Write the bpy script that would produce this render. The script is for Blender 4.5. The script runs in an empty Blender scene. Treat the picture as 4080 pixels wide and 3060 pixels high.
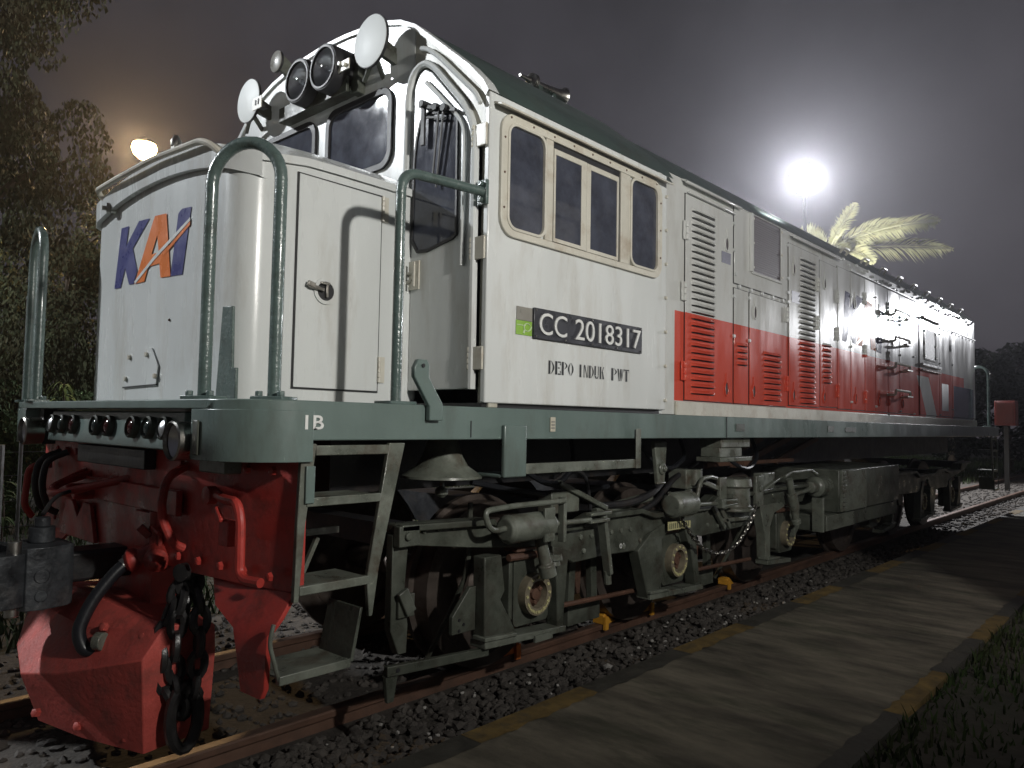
import bpy, bmesh, math, random
from mathutils import Vector, Matrix
from mathutils.geometry import tessellate_polygon
random.seed(7)
S = bpy.context.scene
COL = S.collection
PI = math.pi

# ------------------------------------------------------------------ camera
CAM = Vector((-1.7019, -3.6203, 1.3551)); YAW, PITCH, ROLL, FPX = 0.74083, 0.051355, 0.017923, 3000.0
fwd = Vector((math.cos(PITCH)*math.cos(YAW), math.cos(PITCH)*math.sin(YAW), math.sin(PITCH)))
rgt = fwd.cross(Vector((0, 0, 1))).normalized(); upv = rgt.cross(fwd)
r2 = rgt*math.cos(ROLL) + upv*math.sin(ROLL); u2 = upv*math.cos(ROLL) - rgt*math.sin(ROLL)
cd = bpy.data.cameras.new('camera'); cam = bpy.data.objects.new('camera', cd); COL.objects.link(cam)
cam.matrix_world = Matrix(((r2.x, u2.x, -fwd.x, CAM.x), (r2.y, u2.y, -fwd.y, CAM.y), (r2.z, u2.z, -fwd.z, CAM.z), (0, 0, 0, 1)))
cd.sensor_fit = 'HORIZONTAL'; cd.sensor_width = 36.0; cd.lens = FPX/4080*36.0
cd.clip_start = 0.05; cd.clip_end = 1500
S.camera = cam

# ------------------------------------------------------------------ exposure, world (night sky lit by the town)
S.view_settings.view_transform = 'Standard'; S.view_settings.look = 'None'
S.view_settings.exposure = 0.0; S.view_settings.gamma = 1.0
W = bpy.data.worlds.new('World'); S.world = W; W.use_nodes = True
wn, wl = W.node_tree.nodes, W.node_tree.links
bg = wn['Background']
tc = wn.new('ShaderNodeTexCoord'); sep = wn.new('ShaderNodeSeparateXYZ'); wl.new(tc.outputs['Generated'], sep.inputs[0])
ramp = wn.new('ShaderNodeValToRGB'); wl.new(sep.outputs['Z'], ramp.inputs[0])
ramp.color_ramp.elements[0].position = 0.0; ramp.color_ramp.elements[0].color = (0.046, 0.042, 0.049, 1)
ramp.color_ramp.elements[1].position = 0.75; ramp.color_ramp.elements[1].color = (0.040, 0.039, 0.045, 1)
wnz = wn.new('ShaderNodeTexNoise'); wnz.inputs['Scale'].default_value = 3.6; wnz.inputs['Detail'].default_value = 5
wl.new(tc.outputs['Generated'], wnz.inputs['Vector'])
wmx = wn.new('ShaderNodeMix'); wmx.data_type = 'RGBA'; wmx.blend_type = 'MULTIPLY'; wmx.inputs[0].default_value = 0.75
wr2 = wn.new('ShaderNodeMapRange'); wl.new(wnz.outputs[0], wr2.inputs[0])
wr2.inputs[1].default_value = .3; wr2.inputs[2].default_value = .7; wr2.inputs[3].default_value = .45; wr2.inputs[4].default_value = 1.35
wl.new(ramp.outputs[0], wmx.inputs[6]); wl.new(wr2.outputs[0], wmx.inputs[7]); wl.new(wmx.outputs[2], bg.inputs['Color'])
bg.inputs['Strength'].default_value = 1.0

HAZE = 0.0010
# lamps of the yard: (position, watts, radius, colour); each is lit inside its lamp post further down
LAMP_SIDE = dict(pos=(-0.15, -6.0, 3.2), w=670, r=0.10, col=(1.0, 0.97, 0.91), skirt=.262)
LAMP_FRONT = dict(pos=(-11.2, 14.4, 11.4), w=13500, r=0.22, col=(0.93, 0.97, 1.0))
LAMP_REAR = dict(pos=(20.6, 5.0, 8.83), w=10000, r=0.30, col=(0.95, 0.96, 1.0), spot=(math.radians(165), .25, (6, -1.0, 3.0)))
LAMP_FAR = dict(pos=(25.6, -5.7, 5.0), w=4200, r=0.28, col=(0.95, 0.96, 1.0), spot=(math.radians(19), .25, (6.0, -.42, 4.15)))
LAMP_WARM = dict(pos=(5.02, 14.0, 7.42), w=1700, r=0.16, col=(1.0, 0.66, 0.32), spot=(math.radians(168), .3, (1.0, 4.0, 2.5)))

# ------------------------------------------------------------------ mesh helpers
def BM(): return bmesh.new()
def quadface(bm, vs):
    try: return bm.faces.new(vs)
    except ValueError: return None
def box(bm, x0, x1, y0, y1, z0, z1):
    v = [bm.verts.new((x, y, z)) for x in (x0, x1) for y in (y0, y1) for z in (z0, z1)]
    for f in ((0,1,3,2),(4,6,7,5),(0,4,5,1),(2,3,7,6),(0,2,6,4),(1,5,7,3)): bm.faces.new([v[i] for i in f])
def obox(bm, c, ax, ay, az):
    c, ax, ay, az = map(Vector, (c, ax, ay, az))
    v = [bm.verts.new(c+ax*i+ay*j+az*k) for i in (-1,1) for j in (-1,1) for k in (-1,1)]
    for f in ((0,1,3,2),(4,6,7,5),(0,4,5,1),(2,3,7,6),(0,2,6,4),(1,5,7,3)): bm.faces.new([v[i] for i in f])
def bar(bm, a, b, w, h, up=(0,0,1)):
    a, b = Vector(a), Vector(b); d = b-a; L = d.length; d.normalize()
    s = d.cross(Vector(up)); s = s.normalized() if s.length > 1e-4 else Vector((1,0,0)); t = s.cross(d)
    obox(bm, (a+b)/2, d*L/2, s*w/2, t*h/2)
def prism(bm, pts, plane, a, b):
    # pts in plane 'xz' (extrude y), 'yz' (extrude x), 'xy' (extrude z)
    f = {'xz': lambda p, t: (p[0], t, p[1]), 'yz': lambda p, t: (t, p[0], p[1]), 'xy': lambda p, t: (p[0], p[1], t)}[plane]
    A = [bm.verts.new(f(p, a)) for p in pts]; B = [bm.verts.new(f(p, b)) for p in pts]
    n = len(pts)
    for T in tessellate_polygon([[Vector((p[0], p[1], 0)) for p in pts]]):
        quadface(bm, [A[i] for i in T]); quadface(bm, [B[i] for i in reversed(T)])
    for i in range(n): quadface(bm, [A[i], A[(i+1) % n], B[(i+1) % n], B[i]])
def loft(bm, rings, closed=True, cap=True):
    R = [[bm.verts.new(p) for p in r] for r in rings]
    for a, b in zip(R, R[1:]):
        n = len(a)
        for i in range(n if closed else n-1): quadface(bm, [a[i], a[(i+1) % n], b[(i+1) % n], b[i]])
    if cap and closed:
        quadface(bm, R[0][::-1]); quadface(bm, R[-1])
def tube(bm, pts, r, seg=10, closed=False, r1=None):
    P = [Vector(p) for p in pts]; n = len(P); rings = []; t0 = None; nrm = None
    for i in range(n):
        if closed: d = (P[(i+1) % n]-P[i-1]).normalized()
        else: d = (P[min(i+1, n-1)]-P[max(i-1, 0)]).normalized()
        if nrm is None:
            nrm = d.cross(Vector((0.13, 0.21, 1))); nrm = nrm.normalized() if nrm.length > 1e-3 else d.orthogonal().normalized()
        else:
            q = t0.rotation_difference(d); nrm = (q @ nrm); nrm = (nrm - d*nrm.dot(d)).normalized()
        t0 = d; bn = d.cross(nrm); rr = r if r1 is None else r+(r1-r)*i/(n-1)
        rings.append([P[i]+(nrm*math.cos(2*PI*k/seg)+bn*math.sin(2*PI*k/seg))*rr for k in range(seg)])
    if closed: rings.append(rings[0]); loft(bm, rings, True, False)
    else: loft(bm, rings, True, True)
def smoothpath(pts, rad, n=6):
    # round the corners of a polyline
    P = [Vector(p) for p in pts]; out = [P[0]]
    for i in range(1, len(P)-1):
        a, b, c = P[i-1], P[i], P[i+1]; d1 = (a-b); d2 = (c-b); r = min(rad, d1.length*.49, d2.length*.49)
        s, e = b+d1.normalized()*r, b+d2.normalized()*r
        for k in range(n+1):
            t = k/n; out.append(s*(1-t)**2+b*2*t*(1-t)+e*t*t)
    out.append(P[-1]); return out
def lathe(bm, c, d, prof, seg=24, cap=True):
    c, d = Vector(c), Vector(d).normalized(); n = d.orthogonal().normalized(); b = d.cross(n)
    loft(bm, [[c+d*t+(n*math.cos(2*PI*k/seg)+b*math.sin(2*PI*k/seg))*max(r, 1e-4) for k in range(seg)] for t, r in prof], True, cap)
def cyl(bm, a, b, r, seg=16, r1=None):
    a, b = Vector(a), Vector(b); lathe(bm, a, b-a, [(0, r), ((b-a).length, r if r1 is None else r1)], seg)
def ringdisc(bm, c, d, ro, ri, th, seg=28):
    lathe(bm, c, d, [(0, ri), (0, ro), (th, ro), (th, ri), (0, ri)], seg, False)
def ball(bm, c, r, seg=6):
    bmesh.ops.create_icosphere(bm, subdivisions=1, radius=r, matrix=Matrix.Translation(Vector(c)))
def rrect(x0, x1, z0, z1, r, n=5):
    out = []
    for cx, cz, a0 in ((x1-r, z1-r, 0), (x0+r, z1-r, PI/2), (x0+r, z0+r, PI), (x1-r, z0+r, 1.5*PI)):
        for k in range(n+1):
            a = a0+PI/2*k/n; out.append((cx+r*math.cos(a), cz+r*math.sin(a)))
    return out
def frame2d(bm, outer, inner, plane, a, b):
    f = {'xz': lambda p, t: (p[0], t, p[1]), 'yz': lambda p, t: (t, p[0], p[1])}[plane]
    loft(bm, [[f(p, a) for p in outer], [f(p, b) for p in outer], [f(p, b) for p in inner], [f(p, a) for p in inner], [f(p, a) for p in outer]], True, False)

def OBJ(name, bm, mat, parent=None, bev=0, sm=35, label=None):
    bmesh.ops.remove_doubles(bm, verts=bm.verts, dist=1e-5)
    bmesh.ops.recalc_face_normals(bm, faces=bm.faces)
    me = bpy.data.meshes.new(name); bm.to_mesh(me); bm.free()
    if mat: me.materials.append(mat)
    if sm:
        me.shade_smooth(); me.set_sharp_from_angle(angle=math.radians(sm))
    o = bpy.data.objects.new(name, me); COL.objects.link(o)
    if parent: o.parent = parent
    if bev:
        m = o.modifiers.new('bevel', 'BEVEL'); m.width = bev; m.segments = 2; m.limit_method = 'ANGLE'; m.angle_limit = math.radians(40)
    if label: o['label'] = label
    return o
def OBJS(name, bm, mat, parent=None, bev=0, sm=35):
    """one object per separate piece of the mesh"""
    bmesh.ops.remove_doubles(bm, verts=bm.verts, dist=1e-5)
    seen = set(); out = []
    for v0 in bm.verts:
        if v0 in seen: continue
        isl = [v0]; seen.add(v0); q = [v0]
        while q:
            v = q.pop()
            for e in v.link_edges:
                w = e.other_vert(v)
                if w not in seen: seen.add(w); isl.append(w); q.append(w)
        nb = bmesh.new(); mp = {v: nb.verts.new(v.co) for v in isl}; st = set(isl)
        for f in {f for v in isl for f in v.link_faces}: quadface(nb, [mp[v] for v in f.verts])
        out.append(OBJ(name, nb, mat, parent, bev, sm))
    bm.free(); return out
def EMPTY(name, loc, parent=None):
    o = bpy.data.objects.new(name, None); COL.objects.link(o); o.empty_display_size = .2
    o.location = loc
    if parent: o.parent = parent
    return o
def tag(o, label, cat, group=None, kind=None):
    if label: o['label'] = label
    if cat: o['category'] = cat
    if group: o['group'] = group
    if kind: o['kind'] = kind
    return o
def structure(o, label, cat=None):
    o['kind'] = 'structure'; o['label'] = label
    if cat: o['category'] = cat
    return o
def TEXT(name, body, mat, parent, fn, w, h, weight=0.0, depth=0.0):
    """lettering fitted into a w x h box; fn maps (u,v,d) to the world"""
    c = bpy.data.curves.new(name, 'FONT'); c.body = body; c.size = 1; c.offset = weight; c.resolution_u = 4
    o = bpy.data.objects.new(name, c); COL.objects.link(o)
    dg = bpy.context.evaluated_depsgraph_get(); me0 = bpy.data.meshes.new_from_object(o.evaluated_get(dg))
    bpy.data.objects.remove(o)
    xs = [v.co.x for v in me0.vertices]; ys = [v.co.y for v in me0.vertices]
    x0, x1, y0, y1 = min(xs), max(xs), min(ys), max(ys)
    bm = BM(); bm.from_mesh(me0)
    if depth:
        g = bmesh.ops.extrude_face_region(bm, geom=bm.faces[:])
        for e in g['geom']:
            if isinstance(e, bmesh.types.BMVert): e.co.z = 1.0
    for v in bm.verts:
        v.co = Vector(fn((v.co.x-x0)/(x1-x0)*w, (v.co.y-y0)/(y1-y0)*h, depth if v.co.z > .5 else 0.0))
    return OBJ(name, bm, mat, parent, 0, 0)
def polys(bm, loops_list, fn):
    for loops in loops_list:
        flat = [p for l in loops for p in l]; V = [bm.verts.new(fn(*p)) for p in flat]
        for T in tessellate_polygon([[Vector((p[0], p[1], 0)) for p in l] for l in loops]): quadface(bm, [V[i] for i in T])

# ------------------------------------------------------------------ materials
def mat(name, col, rough=0.5, metal=0.0, var=0.15, vscale=4.0, dirt=None, dirt_amt=0.0, dscale=3.0, bump=0.0, bscale=20.0, wave=0.0, wscale=1.5, spec=0.5, coat=0.0, stretch=None, rvar=0.1):
    m = bpy.data.materials.new(name); m.use_nodes = True; N, L = m.node_tree.nodes, m.node_tree.links
    P = N['Principled BSDF']; P.inputs['Roughness'].default_value = rough; P.inputs['Metallic'].default_value = metal
    P.inputs['Specular IOR Level'].default_value = spec; P.inputs['Coat Weight'].default_value = coat; P.inputs['Coat Roughness'].default_value = .06
    t = N.new('ShaderNodeTexCoord'); src = t.outputs['Object']
    if stretch:
        mp = N.new('ShaderNodeMapping'); mp.inputs['Scale'].default_value = stretch; L.new(src, mp.inputs[0]); src2 = mp.outputs[0]
    else: src2 = src
    n = N.new('ShaderNodeTexNoise'); n.inputs['Scale'].default_value = vscale; n.inputs['Detail'].default_value = 6; n.inputs['Roughness'].default_value = .62
    L.new(src2, n.inputs['Vector'])
    mr = N.new('ShaderNodeMapRange'); L.new(n.outputs[0], mr.inputs[0]); mr.inputs[1].default_value = .3; mr.inputs[2].default_value = .7
    mr.inputs[3].default_value = 1-var; mr.inputs[4].default_value = 1+var*.6
    mx = N.new('ShaderNodeMix'); mx.data_type = 'RGBA'; mx.blend_type = 'MULTIPLY'; mx.inputs[0].default_value = 1
    mx.inputs[6].default_value = (*col, 1); L.new(mr.outputs[0], mx.inputs[7]); out = mx.outputs[2]
    m['base'] = 0
    if dirt:
        d = N.new('ShaderNodeTexNoise'); d.inputs['Scale'].default_value = dscale; d.inputs['Detail'].default_value = 8; d.inputs['Roughness'].default_value = .7
        mpd = N.new('ShaderNodeMapping'); mpd.inputs['Location'].default_value = (3.1, 1.7, .4); mpd.inputs['Scale'].default_value = stretch or (1, 1, 1)
        L.new(src, mpd.inputs[0]); L.new(mpd.outputs[0], d.inputs['Vector'])
        dr = N.new('ShaderNodeMapRange'); L.new(d.outputs[0], dr.inputs[0]); dr.inputs[1].default_value = .50; dr.inputs[2].default_value = .72
        dr.inputs[3].default_value = 0; dr.inputs[4].default_value = dirt_amt
        m2 = N.new('ShaderNodeMix'); m2.data_type = 'RGBA'; L.new(dr.outputs[0], m2.inputs[0]); L.new(out, m2.inputs[6]); m2.inputs[7].default_value = (*dirt, 1); out = m2.outputs[2]
    L.new(out, P.inputs['Base Color'])
    if rvar:
        rr = N.new('ShaderNodeMapRange'); L.new(n.outputs[0], rr.inputs[0]); rr.inputs[1].default_value = .3; rr.inputs[2].default_value = .7
        rr.inputs[3].default_value = max(rough-rvar*.5, .02); rr.inputs[4].default_value = min(rough+rvar, 1); L.new(rr.outputs[0], P.inputs['Roughness'])
    prev = None
    for amt, sc, dist in ((wave, wscale, .05), (bump, bscale, .01)):
        if amt:
            bn = N.new('ShaderNodeTexNoise'); bn.inputs['Scale'].default_value = sc; bn.inputs['Detail'].default_value = 2 if dist == .05 else 5
            L.new(src, bn.inputs['Vector']); b = N.new('ShaderNodeBump'); b.inputs['Strength'].default_value = amt; b.inputs['Distance'].default_value = dist
            L.new(bn.outputs[0], b.inputs['Height'])
            if prev: L.new(prev, b.inputs['Normal'])
            prev = b.outputs[0]
    if prev: L.new(prev, P.inputs['Normal'])
    return m
def base_out(m):
    P = m.node_tree.nodes['Principled BSDF']; return P, P.inputs['Base Color'].links[0].from_socket
def emit(name, col, s):
    m = bpy.data.materials.new(name); m.use_nodes = True; N, L = m.node_tree.nodes, m.node_tree.links
    P = N['Principled BSDF']; P.inputs['Base Color'].default_value = (*col, 1); P.inputs['Emission Color'].default_value = (*col, 1)
    n = N.new('ShaderNodeTexNoise'); n.inputs['Scale'].default_value = 3.0
    mr = N.new('ShaderNodeMapRange'); mr.inputs[3].default_value = s*.9; mr.inputs[4].default_value = s*1.1
    L.new(n.outputs[0], mr.inputs[0]); L.new(mr.outputs[0], P.inputs['Emission Strength']); return m

WHITE = mat('white_paint', (.67, .695, .685), .24, var=.06, vscale=2.2, dirt=(.33, .28, .20), dirt_amt=.42, dscale=3.2, wave=.10, wscale=2.0, bump=.02, bscale=60, coat=.25, stretch=(1.6, 1.6, .35))
CREAM = mat('aged_white_paint', (.60, .58, .50), .33, var=.08, vscale=6, dirt=(.30, .20, .11), dirt_amt=.5, dscale=7, bump=.04, bscale=50)
GREENP = mat('grey_green_paint', (.132, .180, .166), .30, var=.16, vscale=3, dirt=(.07, .065, .05), dirt_amt=.55, dscale=4, wave=.08, wscale=5, bump=.04, bscale=45, coat=.2, stretch=(1, 1, .35))
RAILP = mat('handrail_paint', (.098, .140, .130), .24, var=.15, vscale=8, dirt=(.05, .05, .04), dirt_amt=.5, dscale=12, bump=.25, bscale=70, coat=.3)
ROOFP = mat('dark_green_roof_paint', (.050, .075, .066), .38, var=.15, vscale=3, dirt=(.05, .045, .035), dirt_amt=.5, dscale=4, bump=.05, bscale=30)
UNDER = mat('grey_underframe_paint', (.072, .080, .064), .34, var=.45, vscale=6, dirt=(.030, .022, .016), dirt_amt=.95, dscale=4.5, bump=.2, bscale=40, rvar=.35)
UNDER2 = mat('pale_underframe_paint', (.135, .148, .122), .32, var=.4, vscale=8, dirt=(.06, .038, .024), dirt_amt=.9, dscale=7, bump=.18, bscale=45, rvar=.35)
REDP = mat('red_pilot_paint', (.42, .045, .035), .34, var=.35, vscale=5, dirt=(.05, .018, .014), dirt_amt=.9, dscale=5, bump=.22, bscale=30, rvar=.3)
PLOWR = mat('worn_red_plow_paint', (.46, .075, .060), .5, var=.3, vscale=6, dirt=(.13, .05, .04), dirt_amt=.85, dscale=7, bump=.25, bscale=50, rvar=.25)
DARK = mat('dark_grease', (.018, .018, .02), .42, var=.4, vscale=8, dirt=(.05, .035, .025), dirt_amt=.5, dscale=9, bump=.2, bscale=30)
RUBBER = mat('black_rubber', (.012, .013, .016), .35, var=.2, bump=.05, bscale=60)
CHAINM = mat('black_chain_iron', (.02, .019, .019), .32, var=.3, vscale=20, bump=.2, bscale=60)
RUST = mat('rusty_iron', (.11, .055, .035), .62, var=.4, vscale=9, dirt=(.035, .025, .02), dirt_amt=.7, dscale=6, bump=.3, bscale=45)
STEEL = mat('worn_steel', (.42, .41, .38), .28, metal=1, var=.3, vscale=14, dirt=(.10, .07, .05), dirt_amt=.6, dscale=12, bump=.08, bscale=60)
WHEELM = mat('wheel_steel', (.14, .115, .10), .42, metal=.6, var=.35, vscale=6, dirt=(.05, .03, .02), dirt_amt=.8, dscale=7, bump=.12, bscale=40)
RAILM = mat('rusty_rail_steel', (.115, .062, .042), .55, var=.35, vscale=6, dirt=(.04, .03, .025), dirt_amt=.6, dscale=4, bump=.2, bscale=40)
RAILTOP = mat('worn_rail_head', (.13, .085, .065), .5, metal=.4, var=.4, vscale=5)
GLASS = mat('dark_window_glass', (.060, .066, .088), .045, var=.5, vscale=6, dirt=(.10, .10, .11), dirt_amt=.30, dscale=14, spec=.6, rvar=.05)
CLEAR = mat('clear_lens_glass', (.9, .92, .95), .03, var=.02, rvar=0)
_p = CLEAR.node_tree.nodes['Principled BSDF']; _p.inputs['Transmission Weight'].default_value = 1; _p.inputs['IOR'].default_value = 1.25
CHROME = mat('lamp_reflector', (.66, .68, .70), .34, metal=1, var=.15, rvar=.08)
REDLENS = mat('dark_red_lens', (.035, .006, .006), .08, var=.2, rvar=.05)
GREENLENS = mat('dark_smoked_lens', (.02, .03, .028), .08, var=.2, rvar=.05)
NAVY = mat('navy_lettering', (.045, .05, .20), .28, var=.08, vscale=9)
ORANGE = mat('orange_lettering', (.80, .21, .045), .28, var=.06, vscale=9)
WHITEL = mat('white_lettering', (.72, .73, .71), .32, var=.1, vscale=20)
BLACKL = mat('black_stencil', (.010, .011, .012), .45, var=.3, vscale=30)
PLATEM = mat('dark_number_plate', (.045, .047, .056), .26, var=.3, vscale=9, bump=.08, bscale=30)
LIME = mat('lime_sticker', (.26, .47, .07), .35, var=.1, vscale=12)
GREYST = mat('grey_sticker', (.27, .26, .23), .30, var=.15, vscale=12)
GASKET = mat('black_gasket', (.018, .018, .02), .5, var=.2)
MESHM = mat('grey_grille_mesh', (.10, .085, .09), .5, var=.2, vscale=30)
YPLATE = mat('yellowed_plate', (.50, .47, .24), .45, var=.15, vscale=30)
BRASS = mat('worn_cream_ring', (.19, .165, .115), .5, var=.3, vscale=20, bump=.2, bscale=60)
YELLOW = mat('yellow_chock_paint', (.62, .30, .03), .5, var=.3, vscale=9, dirt=(.10, .06, .03), dirt_amt=.6, dscale=8)
ORNG = mat('orange_chock_paint', (.62, .17, .04), .5, var=.3, vscale=9, dirt=(.10, .06, .03), dirt_amt=.6, dscale=8)
CONC = mat('concrete_sleeper', (.23, .20, .15), .85, var=.3, vscale=7, dirt=(.06, .05, .04), dirt_amt=.7, dscale=5, bump=.3, bscale=30)
CONW = mat('hut_concrete', (.32, .31, .29), .8, var=.2, vscale=3, bump=.2, bscale=20)
GALV = mat('galvanised_pole', (.22, .23, .23), .4, metal=.6, var=.2, vscale=6)
POLED = mat('dark_pole_paint', (.03, .032, .035), .6, var=.2)
WIRE = mat('fence_wire', (.12, .12, .12), .4, metal=.7, var=.2)
WALLG = mat('cab_post_paint', (.46, .45, .38), .36, var=.1, vscale=5, dirt=(.22, .16, .10), dirt_amt=.5, dscale=5, bump=.05, bscale=40, stretch=(1, 1, .4))

# hood livery: white over red with a white slash and a dark blue tail block (painted bands, fixed to the hood)
def livery():
    m = mat('hood_livery_paint', (.70, .715, .69), .13, var=.06, vscale=2.5, dirt=(.33, .28, .20), dirt_amt=.34, dscale=3.4, wave=.26, wscale=1.3, bump=.03, bscale=50, coat=.35, stretch=(1.6, 1.6, .35))
    N, L = m.node_tree.nodes, m.node_tree.links; P, white = base_out(m)
    t = N.new('ShaderNodeTexCoord'); s = N.new('ShaderNodeSeparateXYZ'); L.new(t.outputs['Object'], s.inputs[0])
    def cmp(a, op, b):
        q = N.new('ShaderNodeMath'); q.operation = op
        for i, v in ((0, a), (1, b)):
            if isinstance(v, (int, float)): q.inputs[i].default_value = v
            else: L.new(v, q.inputs[i])
        return q.outputs[0]
    def AND(*a):
        r = a[0]
        for b in a[1:]: r = cmp(r, 'MULTIPLY', b)
        return r
    X, Z = s.outputs['X'], s.outputs['Z']
    sl = cmp(X, 'ADD', cmp(Z, 'MULTIPLY', 0.80))       # slanted coordinate
    red = AND(cmp(Z, 'LESS_THAN', 2.125), cmp(Z, 'GREATER_THAN', 1.522), cmp(X, 'GREATER_THAN', 2.70), cmp(X, 'LESS_THAN', 10.95))
    slash = AND(cmp(sl, 'GREATER_THAN', 10.12), cmp(sl, 'LESS_THAN', 10.62), cmp(Z, 'LESS_THAN', 2.03))
    blue = AND(cmp(Z, 'LESS_THAN', 1.985), cmp(Z, 'GREATER_THAN', 1.522), cmp(X, 'GREATER_THAN', 10.33), cmp(X, 'LESS_THAN', 11.58))
    redc = N.new('ShaderNodeMix'); redc.data_type = 'RGBA'; redc.blend_type = 'MULTIPLY'; redc.inputs[0].default_value = 1
    redc.inputs[7].default_value = (.68/.70, .088/.715, .050/.69, 1); L.new(white, redc.inputs[6])
    def over(fac, base, col):
        q = N.new('ShaderNodeMix'); q.data_type = 'RGBA'; L.new(fac, q.inputs[0]); L.new(base, q.inputs[6])
        if isinstance(col, tuple): q.inputs[7].default_value = (*col, 1)
        else: L.new(col, q.inputs[7])
        return q.outputs[2]
    o = over(red, white, redc.outputs[2]); o = over(slash, o, white); o = over(blue, o, (.035, .045, .13))
    L.new(o, P.inputs['Base Color']); return m
HOODP = livery()

# ================================================================== LOCOMOTIVE
loco = EMPTY('locomotive', (0, 0, 0))
tag(loco, 'white and red diesel locomotive numbered CC 2018317 standing on the track', 'locomotive')
HW = 1.32

# ---- frame
def frame_outline(off=0.0):
    R = .24; out = []
    for cx, cy, a0 in ((-.49+R, -HW+R, PI), (12.17-R, -HW+R, 1.5*PI), (12.17-R, HW-R, 0), (-.49+R, HW-R, PI/2)):
        for k in range(9):
            a = a0+PI/2*k/8; out.append((cx+(R-off)*math.cos(a), cy+(R-off)*math.sin(a)))
    return out
bm = BM(); o0 = frame_outline()
prism(bm, o0, 'xy', 1.385, 1.42)                                     # deck plate
i0 = frame_outline(.05)
for pts, za in ((o0, 1.28),):                                        # side sill skirt
    n = len(pts); A = pts; B = i0
    idx = [i for i in range(n)]
    rings = [[(p[0], p[1], 1.385) for p in A], [(p[0], p[1], za) for p in A], [(p[0], p[1], za) for p in B], [(p[0], p[1], 1.385) for p in B]]
    # leave out the front and rear spans (between the rounded corners)
    R = [[bm.verts.new(q) for q in r] for r in rings]
    for a, b in zip(R, R[1:]):
        for i in range(n):
            if i in (26, 35): continue
            quadface(bm, [a[i], a[(i+1) % n], b[(i+1) % n], b[i]])
    for i in (35, 0, 26, 27): pass
frame = OBJ('frame', bm, GREENP, loco, .004)
# corner aprons
for sy in (-1, 1):
    bm = BM(); pts = []
    R = .24
    for k in range(9):
        a = PI+PI/2*k/8; pts.append((-.49+R+R*math.cos(a), sy*(HW-R-R*math.sin(a)*1.0 if False else HW-R+R*-math.sin(a))))
    outer = [(-.492, sy*.97)]+[(p[0]-.002, p[1]+sy*.002) for p in pts]+[(-.215, sy*(HW+.002))]
    inner = [(-.215, sy*(HW-.06)), (-.27, sy*(HW-.07)), (-.40, sy*(HW-.19)), (-.43, sy*.97)]
    prism(bm, outer+inner, 'xy', 1.205, 1.384)
    # sloped lower rear end
    OBJ('corner_apron', bm, GREENP, frame, .006)
bm = BM(); box(bm, -.503, -.495, -1.045, -1.005, 1.222, 1.345); OBJ('apron_slot', bm, UNDER, frame, .004)
TEXT('lettering', '1B', WHITEL, frame, lambda u, v, d: (-.252+u, -HW-.0045, 1.319+v), .076, .050, .018)
bm = BM(); box(bm, 1.085, 1.122, -HW-.006, -HW-.002, 1.316, 1.385); OBJ('inspection_sticker', bm, mat('cream_sticker', (.50, .47, .38), .5, var=.1), frame)
bm = BM()
for k in range(3): box(bm, 1.092, 1.116, -HW-.008, -HW-.0062, 1.329+k*.015, 1.337+k*.015)
OBJ('sticker_print', bm, GREYST, frame)
# green bent bracket by the steps
bm = BM(); prism(bm, [(.213, 1.565), (.232, 1.60), (.278, 1.60), (.292, 1.58), (.292, 1.53), (.368, 1.425), (.368, 1.358), (.297, 1.358), (.297, 1.415), (.215, 1.53)], 'xz', -HW-.03, -HW-.006)
br = OBJ('chain_bracket', bm, GREENP, frame, .004)
bm = BM(); cyl(bm, (.255, -HW-.032, 1.575), (.255, -HW-.036, 1.575), .008, 12); OBJ('bracket_hole', bm, GASKET, frame)
# hanger and bar below the sill
bm = BM(); box(bm, .748, .898, -HW-.022, -HW-.001, 1.11, 1.345); box(bm, .748, .898, -HW+.0, -HW+.16, 1.108, 1.125); OBJS('sill_hanger', bm, GREENP, frame, .006)
bm = BM(); box(bm, .899, 1.862, -HW-.012, -HW+.015, 1.12, 1.168); box(bm, 1.812, 1.862, -HW-.016, -HW-.0125, 1.118, 1.335); OBJS('sill_bar', bm, UNDER2, frame, .003)
bm = BM()
box(bm, 2.915, 3.345, -1.28, -1.12, 1.215, 1.279); box(bm, 2.915, 3.24, -1.27, -1.13, 1.150, 1.2145); box(bm, 2.89, 3.36, -1.29, -1.11, 1.120, 1.1495)
OBJS('bolster_bracket', bm, UNDER2, frame, .004)
bm = BM(); box(bm, 2.905, 2.912, -HW-.004, -HW+.0, 1.281, 1.418); box(bm, .555, .560, -HW-.003, -HW+.0, 1.29, 1.36); OBJS('frame_seam', bm, GASKET, frame)
for x0, x1 in ((3.04, 3.17), (4.73, 4.87), (5.15, 5.42)):
    bm = BM(); box(bm, x0, x1, -HW-.004, -HW-.001, 1.325, 1.365 if x1 > 5 else 1.375); OBJ('data_plate', bm, UNDER, frame)
# box beams hidden below the deck
bm = BM()
for s in (-1, 1): box(bm, .25, 11.4, s*.62-.12, s*.62+.12, 1.02, 1.383)
box(bm, 5.05, 6.7, -.5, .5, .55, 1.02); OBJS('main_beam', bm, DARK, frame)
bm = BM()
for x in (3.6, 4.2, 4.9): bar(bm, (x, -.80, 1.05), (x+1.0, -.80, 1.26), .03, .05)
bar(bm, (3.55, -.83, 1.06), (5.2, -.83, 1.06), .03, .03); box(bm, 3.95, 4.12, -.95, -.83, 1.03, 1.12)
OBJS('underfloor_pipes', bm, RUST, frame)

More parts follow.
